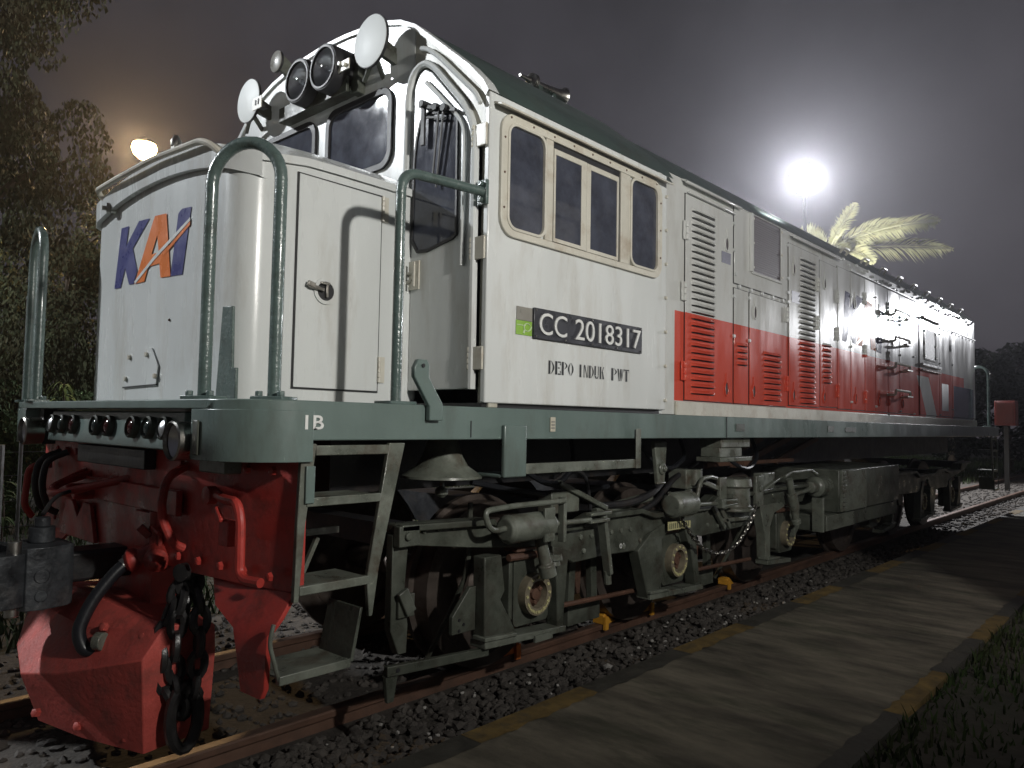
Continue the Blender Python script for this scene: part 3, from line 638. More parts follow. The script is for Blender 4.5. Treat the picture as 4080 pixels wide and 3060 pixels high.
for k in range(5): lathe(bm, (3.62+k*.2, -HY-.011, 2.415), (0, -1, 0), [(0, .016), (.015, .013)], 8)
for x, z in ((3.538, 2.33), (3.538, 2.03), (3.80, 2.35), (3.80, 2.02), (3.538, 2.88), (3.538, 2.68), (3.565, 2.5), (4.54, 2.62), (4.54, 2.50), (4.54, 2.42), (4.52, 2.9)): lathe(bm, (x, -HY-.006, z), (0, -1, 0), [(0, .015), (.016, .013)], 8)
OBJ('panel_bolts', bm, WHITE, hood)
bm = BM()
random.seed(3)
for k in range(46): # bolt heads and small fittings along the rear roof edge
    x = 5.9+5.8*k/46+random.uniform(-.03, .03); z = random.choice((2.955, 2.985, 3.02)); lathe(bm, (x, -HY-.002, z), (0, -1, random.uniform(-.2, .6)), [(0, .017), (.018, .015), (.024, .006)], 8)
for x in (6.1, 6.52, 6.87, 7.3, 7.75, 8.32, 9.55, 10.25): 
    for z in (1.60, 2.2, 2.7): lathe(bm, (x, -HY-.004, z+random.uniform(-.08, .08)), (0, -1, 0), [(0, .013), (.02, .011), (.024, .006)], 8)
for k in range(14): lathe(bm, (8.7+k*.22, -HY-.011, 2.72), (0, -1, 0), [(0, .012), (.012, .010)], 8)
OBJ('seam_bolts', bm, WHITE, hood)
bm = BM()
for k in range(9):
    x = 6.0+k*.62; tube(bm, smoothpath([(x, -.98, 3.10), (x, -1.03, 3.16), (x+.16, -1.03, 3.16), (x+.16, -.98, 3.10)], .03, 4), .012, 8)
OBJS('roof_lift_lugs', bm, CREAM, hood)
# drip rails above the doors
for x0, x1, z in ((2.775, 3.60, 3.005), (4.60, 5.74, 2.985)):
    bm = BM(); prism(bm, [(-HY-.002, z+.03), (-HY-.045, z+.010), (-HY-.048, z), (-HY-.002, z+.016)], 'yz', x0, x1); tube(bm, [(x0, -HY-.04, z), (x1, -HY-.04, z)], .010, 8); OBJS('drip_rail', bm, HOODP, hood, .002)
bm = BM(); box(bm, 2.845, 3.54, -HY-.03, -HY-.0115, 2.945, 2.962); OBJ('door_cap', bm, HOODP, hood, .003)
bm = BM(); box(bm, 6.1, 8.5, -HY-.018, -HY-.001, 2.935, 2.950); box(bm, 8.62, XR, -HY-.018, -HY-.001, 2.752, 2.765); OBJS('roof_edge_strip', bm, WHITE, hood, .003)
# handles (recessed oval latches) and hinges
def latch(x, z, big=1.0):
    bm = BM()
    R = [(x+.032*big*math.cos(a), z+.055*big*math.sin(a)) for a in [2*PI*k/20 for k in range(20)]]
    r = [(x+.024*big*math.cos(a), z+.045*big*math.sin(a)) for a in [2*PI*k/20 for k in range(20)]]
    frame2d(bm, R, r, 'xz', -HY-.0112, -HY-.020); prism(bm, [(x-.007, z+.05), (x+.007, z+.05), (x+.004, z+.115), (x-.004, z+.115)] , 'xz', -HY-.016, -HY-.0112)
    OBJ('door_latch', bm, HOODP, hood, .002)
    bm = BM(); prism(bm, r, 'xz', -HY-.0135, -HY-.0112); OBJ('latch_recess', bm, MESHM, hood)
for x, z in ((3.42,2.70),(3.42,1.63),(3.90,2.25),(3.88,1.63),(4.67,2.72),(4.66,1.63),(5.39,2.70),(5.37,1.64),(6.21,2.62),(6.23,1.66),(6.98,2.60),(6.98,1.66),(7.85,1.66),(7.34,2.55),(10.15,2.5)): latch(x, z)
def hinge(x, z, h=.13):
    bm = BM()
    for k in range(3): cyl(bm, (x, -HY-.022, z+k*h/3), (x, -HY-.022, z+(k+.9)*h/3), .012, 8)
    box(bm, x-.035, x+.035, -HY-.015, -HY-.0112, z, z+h); OBJ('door_hinge', bm, HOODP, hood, .002)
for x, z in ((2.822,2.62),(2.80,2.20),(2.80,1.66),(4.50,2.24),(4.50,1.66),(5.20,2.6),(5.20,2.25),(5.71,2.56),(5.71,2.20),(5.71,1.65),(6.52,2.1),(7.305,2.1),(6.52,2.65),(7.305,2.65),(7.75,2.55),(6.52,1.62),(7.305,1.62)): hinge(x, z)
bm = BM(); box(bm, 3.34, 3.485, -HY-.0128, -HY-.0112, 2.555, 2.64); box(bm, 4.62, 4.79, -HY-.0128, -HY-.0112, 2.43, 2.53); OBJS('data_sticker', bm, mat('blue_grey_sticker', (.16, .16, .22), .4, var=.3, vscale=60), hood)
for z in (2.665, 2.365, 2.07, 1.77):   # grab irons (climbing rungs)
    bm = BM(); tube(bm, smoothpath([(7.27, -HY-.01, z-.03), (7.27, -HY-.10, z-.03), (7.27, -HY-.10, z+.02), (7.82, -HY-.10, z+.02), (7.82, -HY-.10, z-.04), (7.82, -HY-.01, z-.04)], .05), .014, 8)
    box(bm, 7.62, 7.83, -HY-.13, -HY-.085, z-.045, z-.03); OBJ('grab_iron', bm, CREAM, hood)
# large emblem across the hood doors
def hfn(u, v, d): return (5.84+(.711-u)/.9*1.33, -HY-.0118-d*.5, 2.18+(v-2.02)/.34*.53)
logo(hood, hfn, mat('hood_navy_lettering', (.03, .035, .12), .10, var=.08, vscale=9, rvar=.03), mat('hood_orange_lettering', (.62, .17, .05), .10, var=.06, vscale=9, rvar=.03))
for x, z in ((9.65, 1.66), (9.65, 1.63)): pass
bm = BM(); box(bm, 9.66, 10.02, -HY-.0135, -HY-.0112, 1.62, 1.985); OBJ('blue_square', bm, mat('dark_plum_panel', (.05, .03, .05), .4, var=.2), hood)

# ---- handrails
def hoop(a, b, nm='handrail_hoop'):
    a, b = Vector((*a, 0)), Vector((*b, 0)); c = (a+b)/2; u = (b-a).normalized(); w = Vector((-u.y, u.x, 0)); r = (b-a).length/2; zt = 2.37-r; Z = Vector((0, 0, 1))
    bm = BM()
    tube(bm, [a+Z*1.425, a+Z*1.7, a+Z*zt]+[c-u*r*math.cos(PI*k/14)+Z*(zt+r*math.sin(PI*k/14)) for k in range(1, 14)]+[b+Z*zt, b+Z*1.7, b+Z*1.425], .0235, 14)
    h = OBJ(nm, bm, RAILP, loco)
    bm = BM()
    for p in (a, b):
        obox(bm, p+Z*1.427, u*.065, w*.05, Z*.0065)
        for sx in (-.045, .045): cyl(bm, p+u*sx-w*.025+Z*1.434, p+u*sx-w*.025+Z*1.452, .014, 6)
    OBJS('base_flange', bm, RAILP, h, .002)
hoop((-.42, -.911), (-.29, -1.177)); hoop((-.452, .945), (-.412, 1.265))
for s_ in (-1, 1):
    hoop((12.117, s_*.905), (11.998, s_*1.185))
bm = BM(); tube(bm, smoothpath([(.215, -1.235, 1.425), (.215, -1.235, 2.375), (.40, -1.24, 2.385), (.63, -1.30, 2.372)], .10, 8), .0215, 14); sr = OBJ('step_handrail', bm, RAILP, loco)
bm = BM(); box(bm, .617, .635, -1.325, -1.268, 2.315, 2.425); box(bm, .15, .28, -1.29, -1.18, 1.4205, 1.433)
for z in (2.335, 2.408): cyl(bm, (.617, -1.297, z), (.60, -1.297, z), .013, 8)
OBJS('rail_flange', bm, RAILP, sr, .002)

# ---- front end
bm = BM(); prism(bm, [(-.452, 1.225), (-.430, 1.375), (-.37, 1.375), (-.37, 1.225)], 'xz', -.79, .74); lb = OBJ('light_box', bm, GREENP, loco, .006)
for y, m_ in ((.67, CHROME), (.53, GREENLENS), (.37, REDLENS), (.07, GREENLENS), (-.08, REDLENS), (-.345, REDLENS), (-.51, GREENLENS), (-.655, CHROME)):
    bm = BM(); lathe(bm, (-.440, y, 1.308), (-1, 0, .12), [(0, .046), (.022, .046), (.028, .040), (.012, .038)], 22, False); ml = OBJ('marker_lamp', bm, UNDER, lb)
    bm = BM(); lathe(bm, (-.448, y, 1.309), (-1, 0, .12), [(0, .039), (.010, .034), (.018, .02), (.021, .002)], 20, False); OBJ('lamp_lens', bm, m_, lb)
for y in (.885, -.895):
    bm = BM(); lathe(bm, (-.44, y, 1.268), (-1, 0, 0), [(0, .068), (.085, .072), (.09, .066), (.075, .064)], 26, False); ll = OBJ('lower_lamp', bm, STEEL, loco)
    bm = BM(); lathe(bm, (-.51, y, 1.268), (1, 0, 0), [(0, .064), (.03, .045), (.05, .004)], 24, False); OBJ('reflector', bm, CHROME, ll)
    bm = BM(); box(bm, -.44, -.38, y-.03, y+.03, 1.2, 1.383); OBJ('lamp_bracket', bm, DARK, ll)
# pilot (red buffer plate)
plan = [(-.235, -1.285), (-.30, -1.0), (-.335, -.7), (-.35, -.3), (-.35, .3), (-.335, .7), (-.32, 1.0), (-.30, 1.285)]
bm = BM(); R = []
for z, dx in ((1.30, 0), (1.0, .0), (.745, .0)): R.append([(x+dx, y, z) for x, y in plan]+[(x+dx+.025, y, z) for x, y in reversed(plan)])
loft(bm, R); pilot = OBJ('pilot', bm, REDP, loco, .003)
for sy in (-1, 1):   # lower wings flaring forward, with a leg near the rail
    bm = BM()
    pts = [(-.80,.745),(-1.275,.745),(-1.27,.66),(-1.255,.61),(-1.25,.43),(-1.23,.395),(-1.12,.40),(-1.09,.52),(-1.06,.61),(-.90,.66)]
    fx = lambda y, z: -.245-.085*min(1, max(0, (.745-z)/.14))-.05*(1.275-abs(y))/.4
    V = [[bm.verts.new((fx(y, z)+t, sy*-y if sy > 0 else y, z)) for y, z in pts] for t in (0, .02)]
    for T in tessellate_polygon([[Vector((y, z, 0)) for y, z in pts]]): quadface(bm, [V[0][i] for i in T]); quadface(bm, [V[1][i] for i in T][::-1])
    for i in range(len(pts)): quadface(bm, [V[0][i], V[0][(i+1) % len(pts)], V[1][(i+1) % len(pts)], V[1][i]])
    OBJ('pilot_wing', bm, REDP, loco, .003)
bm = BM()
box(bm, -.378, -.352, -.62, .62, .96, 1.06); box(bm, -.37, -.352, -.45, -.2, .80, .95)
for y in (.42, .30): lathe(bm, (-.36, y, .99), (-1, 0, 0), [(0, .035), (.08, .035), (.10, .028)], 14)
prism(bm, [(.75,.75),(.25,.75),(.33,.93),(.42,.93),(.5,.85),(.58,.93),(.66,.93)], 'yz', -.375, -.355)
OBJS('pilot_fittings', bm, REDP, pilot, .004)
bm = BM(); box(bm, -.425, -.36, -1.10, -.90, 1.155, 1.205); OBJ('jumper_socket', bm, UNDER2, pilot, .006)
bm = BM(); box(bm, -.40, -.352, -.35, .45, 1.13, 1.215); OBJ('jumper_box', bm, DARK, pilot, .004)
bm = BM(); tube(bm, smoothpath([(-.34, .42, 1.07), (-.50, .36, 1.035), (-.565, .28, 1.0), (-.56, .20, .998), (-.50, .12, 1.02), (-.34, -.06, 1.075)], .06), .018, 10)
tube(bm, smoothpath([(-.34, .50, 1.085), (-.55, .30, 1.025), (-.565, .24, 1.0)], .06), .012, 8); OBJS('uncoupling_lever', bm, REDP, loco)
bm = BM(); tube(bm, smoothpath([(-.30, -.78, 1.075), (-.36, -.885, 1.075), (-.375, -1.0, 1.06), (-.385, -1.12, 1.06), (-.385, -1.15, 1.0), (-.385, -1.155, .82), (-.385, -1.19, .80), (-.37, -1.27, .80)], .05), .017, 10)
lathe(bm, (-.355, -.89, 1.065), (-1, 0, 0), [(0, .034), (.035, .034), (.04, .02)], 16); OBJ('brake_pipe', bm, REDP, loco)
bm = BM(); tube(bm, [(-.40, -1.0, 1.03), (-.41, -1.06, .99)], .010, 8); box(bm, -.40, -.36, -1.09, -1.02, .90, .99); OBJS('pipe_valve', bm, REDP, loco, .004)
bm = BM()
for y in (-1.2, -1.05, -.9, -.75, -.6, .6, .8, 1.0, 1.2):
    for z in (.80, 1.17): lathe(bm, (-.352+.10*max(0, abs(y)-.55)**1.2, y, z), (-1, 0, 0), [(0, .018), (.014, .016), (.018, .007)], 6)
OBJS('pilot_bolts', bm, REDP, pilot)
for y, dy in ((.78, .03), (.88, .05), (-.62, -.02)):
    bm = BM(); tube(bm, smoothpath([(-.34, y, 1.16), (-.43, y+dy, 1.12), (-.45, y+dy, .98), (-.40, y+dy*2, .86), (-.36, y+dy*2, .84)], .07), .017, 10); OBJ('jumper_hose', bm, RUBBER if y > 0 else REDP, loco)
bm = BM(); tube(bm, smoothpath([(-.34, 1.02, 1.08), (-.44, 1.06, 1.08), (-.45, 1.08, .86), (-.40, 1.12, .80)], .06), .017, 10); OBJ('brake_pipe', bm, REDP, loco)
# snow plough (rail guard) below
plow = BM()
Lf = {'ct': (-.50, 0, .60), 'cu': (-.60, 0, .515), 'cn': (-.72, 0, .285), 'cb': (-.645, 0, .075)}
def side(sy):
    m = lambda p: plow.verts.new((p[0], sy*p[1], p[2]))
    C = [m((-.50, 0, .60)), m((-.60, 0, .515)), m((-.72, 0, .285)), m((-.645, 0, .075))]
    M_ = [m((-.47, .30, .575)), m((-.575, .265, .50)), m((-.665, .275, .335)), m((-.575, .30, .070))]
    Rr = [m((-.40, .66, .55)), m((-.43, .66, .535)), m((-.505, .67, .44)), m((-.46, .61, .065))]
    Bk = [m((-.22, .66, .52)), m((-.22, .66, .51)), m((-.22, .67, .42)), m((-.20, .60, .085))]
    for a, b in ((C, M_), (M_, Rr), (Rr, Bk)):
        for i in range(3): quadface(plow, [a[i], a[i+1], b[i+1], b[i]])
    T = m((-.20, .0, .56)); quadface(plow, [C[0], M_[0], Rr[0], Bk[0], T])
side(-1); side(1)
pl = OBJ('plough', plow, PLOWR, loco, .004, 20)
bm = BM(); box(bm, -.33, -.20, -.30, .30, .52, .80); OBJ('plough_bracket', bm, REDP, pl)
bm = BM()
for y, z, x in ((-.58, .50, -.468), (-.40, .52, -.548), (.40, .52, -.548), (-.12, .15, -.69), (-.30, .12, -.592), (-.52, .11, -.492)): lathe(bm, (x, y, z), (-.8, -.3 if y < 0 else .3, .2), [(-.01, .018), (.010, .017), (.014, .008)], 6)
OBJS('plough_bolts', bm, PLOWR, pl)
# coupler
bm = BM(); box(bm, -.62, -.20, -.085, .085, .645, .775); OBJ('coupler_shank', bm, DARK, loco, .015); 
cpl = bpy.data.objects[-1] if False else None
bm = BM()
arc1 = [(-.90+.155*math.cos(math.radians(t)), .055+.135*math.sin(math.radians(t))) for t in range(20, 216, 14)]
arc2 = [(-.90+.105*math.cos(math.radians(t)), .055+.085*math.sin(math.radians(t))) for t in range(216, 0, -14)]
prism(bm, [(-.57,-.10),(-.60,-.125),(-.70,-.15),(-.755,-.14),(-.775,-.10),(-.78,-.02),(-.795,.02)]+arc2[::-1][:1]+arc2[::-1][1:]+arc1[::-1]+[(-.70,.13),(-.60,.12),(-.57,.10)], 'xy', .565, .815)
CPM = mat('dirty_coupler_steel', (.045, .050, .056), .42, metal=.4, var=.6, vscale=9, dirt=(.13, .13, .13), dirt_amt=.7, dscale=11, bump=.5, bscale=26, rvar=.3)
cp = OBJ('coupler', bm, CPM, loco, .034); cp.modifiers[0].segments = 4
bm = BM(); karc = [(-.845+.13*math.cos(math.radians(t)), -.055+.105*math.sin(math.radians(t))) for t in range(-10, -190, -15)]
prism(bm, [(-.715,-.03)]+karc+[(-.985,-.02),(-.955,.035),(-.905,.03),(-.885,-.01),(-.84,-.03),(-.79,-.01)], 'xy', .585, .795); OBJ('knuckle', bm, CPM, cp, .028)
bm = BM(); cyl(bm, (-.79, -.10, .545), (-.79, -.10, .845), .026, 14); OBJ('knuckle_pin', bm, STEEL, cp, .004)
bm = BM(); cyl(bm, (-.66, .02, .815), (-.66, .02, .88), .05, 14); cyl(bm, (-.66, .02, .88), (-.66, .02, .92), .03, 12); cyl(bm, (-.70, -.142, .70), (-.70, -.150, .70), .03, 14); cyl(bm, (-.70, -.142, .62), (-.70, -.150, .62), .025, 14); OBJS('coupler_lock', bm, CPM, cp, .004)
bm = BM(); tube(bm, smoothpath([(-.66, .02, .93), (-.60, .08, 1.0), (-.48, .16, 1.02)], .05), .009, 8); OBJ('lift_chain', bm, CHAINM, cp)
# air cock, hose, chain
bm = BM(); cyl(bm, (-.36, -.40, .96), (-.36, -.40, .80), .028, 12); lathe(bm, (-.34, -.40, .775), (-.55, -.85, -.1), [(0, .06), (.03, .062), (.06, .05), (.075, .05), (.09, .035), (.12, .018), (.14, .014)], 18)
lathe(bm, (-.36, -.40, .79), (-.8, .45, -.3), [(0, .045), (.06, .04), (.075, .05), (.10, .05), (.115, .03)], 14); bar(bm, (-.385, -.43, .90), (-.40, -.53, .885), .018, .014); bar(bm, (-.385, -.40, .86), (-.42, -.38, .90), .03, .03)
OBJS('air_cock', bm, REDP, loco, .003)
bm = BM(); tube(bm, smoothpath([(-.435, -.345, .762), (-.49, -.34, .72), (-.575, -.335, .615), (-.625, -.34, .50), (-.60, -.36, .425), (-.55, -.39, .43)], .08, 8), .026, 14); hz = OBJ('brake_hose', bm, RUBBER, loco)
bm = BM(); lathe(bm, (-.425, -.347, .77), (-.6, .05, -.42), [(0, .034), (.03, .034), (.035, .028), (.05, .028)], 14); OBJ('hose_clamp', bm, STEEL, hz)
bm = BM(); lathe(bm, (-.56, -.385, .43), (.9, -.4, .15), [(0, .03), (.05, .034), (.06, .045), (.09, .045), (.10, .02)], 14); box(bm, -.56, -.45, -.46, -.40, .40, .43); cyl(bm, (-.575, -.40, .47), (-.555, -.43, .47), .035, 14); OBJS('hose_coupling', bm, UNDER2, hz, .004)
def chain(pts, link, r, nm, mt, parent):
    P = [Vector(p) for p in pts]; L = [0]
    for a, b in zip(P, P[1:]): L.append(L[-1]+(b-a).length)
    def at(s):
        for i in range(len(P)-1):
            if s <= L[i+1] or i == len(P)-2: return P[i]+(P[i+1]-P[i])*((s-L[i])/max(L[i+1]-L[i], 1e-6))
    bm = BM(); s = 0; k = 0
    while s < L[-1]-link*.3:
        a, b = at(s), at(min(s+link, L[-1])); d = (b-a).normalized(); n = d.cross(Vector((.2, 1, .1))).normalized(); m = d.cross(n)
        w = n if k % 2 == 0 else m; c = (a+b)/2; hl = link*.5
        tube(bm, [c+d*hl*math.cos(t)*1.15+w*link*.32*math.sin(t) for t in [2*PI*q/12 for q in range(12)]], r, 6, True); s += link; k += 1
    return OBJ(nm, bm, mt, parent)
chain([(-.31, -.60, .735), (-.33, -.62, .55), (-.34, -.625, .35), (-.32, -.62, .20)], .085, .017, 'coupling_chain', CHAINM, loco)
chain([(-.31, -.60, .735), (-.37, -.66, .60), (-.385, -.665, .40), (-.35, -.66, .22)], .085, .017, 'coupling_chain', CHAINM, loco)
chain([(-.30, -.60, .74), (-.30, -.70, .60), (-.31, -.72, .45), (-.31, -.70, .30), (-.31, -.66, .24)], .085, .017, 'coupling_chain', CHAINM, loco)
chain([(-.33, -.61, .70), (-.40, -.63, .58), (-.42, -.64, .42), (-.40, -.64, .28), (-.36, -.64, .22)], .085, .017, 'coupling_chain', CHAINM, loco)
bm = BM(); tube(bm, [(-.34+.055*math.cos(t), -.68, .19+.12*math.sin(t)) for t in [2*PI*q/18 for q in range(18)]], .024, 8, True); cyl(bm, (-.25, -.60, .745), (-.37, -.66, .745), .035, 12); OBJS('chain_hook', bm, CHAINM, loco)

# ---- steps
def ladder(sy, x_sign=1, x_off=0.0):
    X = lambda x: x_off+x_sign*x
    st = EMPTY('step_ladder', (X(-.05), sy*1.29, 1.27), loco)
    inv = Vector(st.location)
    def O(nm, bm, m_, bv=0):
        o = OBJ(nm, bm, m_, st, bv); o.matrix_parent_inverse = Matrix.Translation(-inv); return o
    y0, y1 = sy*1.285, sy*1.305
    bm = BM(); prism(bm, [(X(-.248),1.268),(X(-.190),1.268),(X(-.225),1.0),(X(-.243),.72),(X(-.262),.72),(X(-.258),1.0)], 'xz', y0, y1)
    prism(bm, [(X(.135),1.268),(X(.212),1.268),(X(.10),.80),(X(.074),.62),(X(.060),.62),(X(.045),.76)], 'xz', y0, y1); O('side_rail', bm, UNDER2, .003)
    bm = BM(); box(bm, *sorted((X(-.19), X(.135))), min(y0, y1)+.002, max(y0, y1)-.002, 1.226, 1.262); O('top_bar', bm, UNDER2, .003)
    for x0, x1, z in ((-.225, .098, 1.047), (-.243, .052, .742), (-.309, -.021, .452)):
        bm = BM(); xa, xb = sorted((X(x0), X(x1))); box(bm, xa, xb, min(y0, y1)-.004, max(y0, y1)+.004, z, z+.032)
        box(bm, xa, xb, *sorted((sy*1.284, sy*1.09)), z+.020, z+.028); O('step', bm, UNDER2, .003)
    bm = BM(); tube(bm, smoothpath([(X(-.30), sy*1.295, .455), (X(-.345), sy*1.295, .60), (X(-.33), sy*1.295, .66)], .03), .008, 8); O('lower_hanger', bm, UNDER2, .002)
    bm = BM(); prism(bm, [(X(.03),.66),(X(.018),.66),(X(-.022),.47),(X(-.006),.47)], 'xz', sy*1.10, y1); O('side_plate', bm, UNDER, .002)
    bm = BM(); box(bm, *sorted((X(-.236), X(-.20))), min(y0, y1)-.012, max(y0, y1)-.0205 if sy > 0 else min(y0, y1)-.001, 1.06, 1.19); O('rail_pad', bm, GREENP, .002) if sy < 0 else bm.free()
    bm = BM(); bar(bm, (X(.02), sy*.9, .72), (X(.09), sy*.9, .865), .018, .018); bar(bm, (X(.03), sy*.9, .89), (X(.19), sy*.9, .89), .02, .026); O('step_brace', bm, UNDER2)
ladder(-1); ladder(1); ladder(-1, -1, 11.68); ladder(1, -1, 11.68)

# ---- bell
bm = BM(); lathe(bm, (.635, -1.06, 1.275), (0, 0, -1), [(0, .02), (.0, .070), (.035, .078), (.08, .094), (.12, .118), (.15, .160), (.165, .182), (.175, .184), (.165, .165), (.10, .09)], 32, False); bell = OBJ('bell', bm, UNDER2, loco)
bm = BM(); cyl(bm, (.635, -1.06, 1.18), (.635, -1.06, 1.05), .012, 10); lathe(bm, (.635, -1.06, 1.06), (0, 0, -1), [(0, .012), (.015, .03), (.035, .03), (.05, .012)], 12); OBJ('clapper', bm, UNDER2, bell)
bm = BM(); box(bm, .56, .71, -1.12, -1.0, 1.274, 1.384); OBJ('bell_bracket', bm, DARK, bell)

# ---- bogies
bog = EMPTY('bogie', (0, 0, 0), loco)
AX = (1.36, 2.813, 4.664)
for x in AX:
    bm = BM(); cyl(bm, (x, -.75, .457), (x, .75, .457), .075, 16)
    for s in (-1, 1):
        lathe(bm, (x, s*.53, .457), (0, s, 0), [(0, .49), (.03, .49), (.035, .458), (.135, .453), (.137, .385), (.11, .37), (.10, .16), (.13, .15), (.15, .10)], 48, False)
        lathe(bm, (x, s*.53, .457), (0, -s, 0), [(0, .49), (.002, .38), (-.04, .36), (-.05, .05)], 48, False)
    OBJ('wheelset', bm, WHEELM, bog)
top = [(.40,.905),(.98,.885),(1.06,.80),(1.70,.80),(1.85,.84),(2.30,.84),(2.45,.80),(3.15,.80),(3.3,.86),(4.0,.86),(4.25,.87),(5.02,.87),(5.05,.83)]
low_ = [(4.93,.71),(4.5,.705),(4.01,.72),(3.93,.60),(3.14,.585),(2.99,.61),(2.93,.70),(2.63,.715),(2.40,.665),(2.28,.578),(1.98,.588),(1.66,.582),(1.40,.70),(.97,.74),(.52,.80),(.40,.86)]
for s in (-1, 1):
    bm = BM(); prism(bm, top+low_, 'xz', s*.95, s*1.03); sf = OBJ('side_frame', bm, UNDER, bog, .008)
    bm = BM()
    prism(bm, top+[(x, z-.03) for x, z in reversed(top)], 'xz', s*1.031, s*1.075); OBJ('frame_flange', bm, UNDER, bog, .005)
bm = BM(); box(bm, .40, .52, -.95, .95, .80, .90); box(bm, 2.0, 2.3, -.94, .94, .62, .83); box(bm, 3.4, 3.9, -.94, .94, .62, .85); box(bm, 4.95, 5.05, -.95, .95, .72, .86); OBJS('transom', bm, DARK, bog)
for s in (-1, 1):
    for i, x in enumerate(AX):
        # pedestal legs
        bm = BM()
        a, b = s*.965, s*1.045
        if i == 0:
            prism(bm, [(x-.42,.70),(x-.30,.70),(x-.27,.52),(x-.30,.48),(x-.18,.30),(x-.18,.265),(x-.41,.262)], 'xz', a, b); prism(bm, [(x+.10,.70),(x+.24,.66),(x+.205,.33),(x+.205,.245),(x+.15,.245),(x+.14,.5)], 'xz', a, b)
        elif i == 1:
            prism(bm, [(x-.52,.58),(x-.36,.68),(x-.14,.735),(x-.14,.69),(x-.24,.62),(x-.22,.42),(x-.26,.28),(x-.40,.27)], 'xz', a, b); prism(bm, [(x+.02,.72),(x+.12,.71),(x+.20,.60),(x+.26,.26),(x+.20,.25),(x+.14,.5)], 'xz', a, b)
        else:
            prism(bm, [(x-.63,.735),(x-.55,.735),(x-.20,.74),(x-.15,.70),(x-.36,.66),(x-.44,.56),(x-.44,.27),(x-.52,.26),(x-.53,.5)], 'xz', a, b); prism(bm, [(x+.05,.74),(x+.16,.72),(x+.16,.50),(x+.05,.42)], 'xz', a, b)
        OBJS('pedestal', bm, UNDER2 if i == 2 else UNDER, bog, .006)
        bm = BM(); x0, x1 = (x-.42, x+.205) if i == 0 else ((x-.40, x+.28) if i == 1 else (x-.52, x-.06))
        prism(bm, [(x0,.262),(x1,.232),(x1,.265),(x0,.300)], 'xz', s*.955, s*1.06); prism(bm, [(x0-.01,.30),(x0+.22,.288),(x0+.22,.305),(x0-.01,.32)], 'xz', s*.98, s*1.07); OBJS('pedestal_tie', bm, UNDER2, bog, .004)
        # axle box with bolted ring
        xb = x if i < 2 else x+.0
        bm = BM(); prism(bm, rrect(xb-.14, xb+.14, .30, .70, .03), 'xz', s*.88, s*.985)
        box(bm, xb-.17, xb-.142, min(s*.9, s*.98), max(s*.9, s*.98), .34, .66); OBJS('axle_box', bm, UNDER, bog, .006)
        bm = BM(); lathe(bm, (xb, s*.985, .457), (0, s, 0), [(0, .108), (.05, .108), (.05, .072), (.01, .07), (.01, .002)], 32, False); OBJ('axle_ring', bm, BRASS, bog)
        bm = BM(); lathe(bm, (xb, s*.996, .457), (0, s, 0), [(0, .069), (.004, .03), (.02, .028), (.022, .002)], 20, False)
        for k in range(3): lathe(bm, (xb+.045*math.cos(k*2.1+.5), s*1.0, .457+.045*math.sin(k*2.1+.5)), (0, s, 0), [(0, .014), (.018, .012), (.02, .004)], 8)
        OBJ('axle_cap', bm, RUST if i < 2 else DARK, bog)
        bm = BM()
        for k in range(12):
            a_ = PI/6*k; lathe(bm, (xb+.09*math.cos(a_), s*1.035, .457+.09*math.sin(a_)), (0, s, 0), [(0, .009), (.006, .008)], 6)
        if i < 2:
            for k in range(16): 
                a_ = math.radians(205+k*9); box(bm, xb+.091*math.cos(a_)-.004, xb+.091*math.cos(a_)+.004, *sorted((s*1.0352, s*1.0385)), .457+.091*math.sin(a_)-.007, .457+.091*math.sin(a_)+.007)
        OBJ('ring_studs', bm, YPLATE, bog)
        bm = BM()
        for xx in (xb-.06, xb+.10):
            tube(bm, [(xx+.035*math.cos(t), s*.92+.035*math.sin(t), .70+.006*t) for t in [q*.5 for q in range(26)]], .010, 6)
        OBJS('axle_spring', bm, RUST, bog)
        bm = BM(); box(bm, x-.16, x+.0, *sorted((s*.93, s*1.02)), .69, .715); cyl(bm, (x-.2, s*1.0, .665), (x+.02, s*1.0, .66), .02, 10); OBJS('spring_seat', bm, RUST, bog, .003)
bm = BM(); box(bm, 1.30, 1.44, -1.07, -1.055, .225, .26); tube(bm, smoothpath([(1.36, -1.05, .57), (1.36, -1.07, .63), (1.48, -1.07, .655), (1.50, -1.07, .62)], .03), .009, 8); lathe(bm, (1.46, -1.045, .66), (0, 0, -1), [(0, .05), (.03, .055), (.035, .04), (.06, .045), (.07, .02)], 14); OBJS('axle_conduit', bm, UNDER2, bog)
# brake cylinders on the near side
def cylinder_set(x0, x1, z, rod, pipe, r=.07, parent=bog):
    bm = BM(); lathe(bm, (x0, -1.13, z), (1, 0, 0), [(0, r*.75), (.02, r), (x1-x0-.03, r), (x1-x0, r*.6), (x1-x0+.02, r*.5)], 26); o = OBJ('brake_cylinder', bm, UNDER2, parent, .004)
    bm = BM(); tube(bm, rod, .014, 10); OBJS('brake_rod', bm, UNDER2, parent)
    if pipe: bm = BM(); tube(bm, smoothpath(pipe, .05), .014, 10); OBJ('brake_pipe', bm, UNDER2, parent)
cylinder_set(.985, 1.34, .838, [(1.34, -1.13, .835), (1.62, -1.13, .83), (1.68, -1.13, .83)], [(1.0, -1.13, .845), (.90, -1.16, .845), (.84, -1.17, .86), (.80, -1.17, .945), (1.0, -1.17, .955), (1.40, -1.17, .955)])
cylinder_set(2.53, 2.80, .85, [(2.80, -1.13, .835), (3.18, -1.13, .82)], [(2.86, -1.13, .86), (2.92, -1.13, 1.0), (3.06, -1.13, 1.01), (3.2, -1.1, .99)], .082)
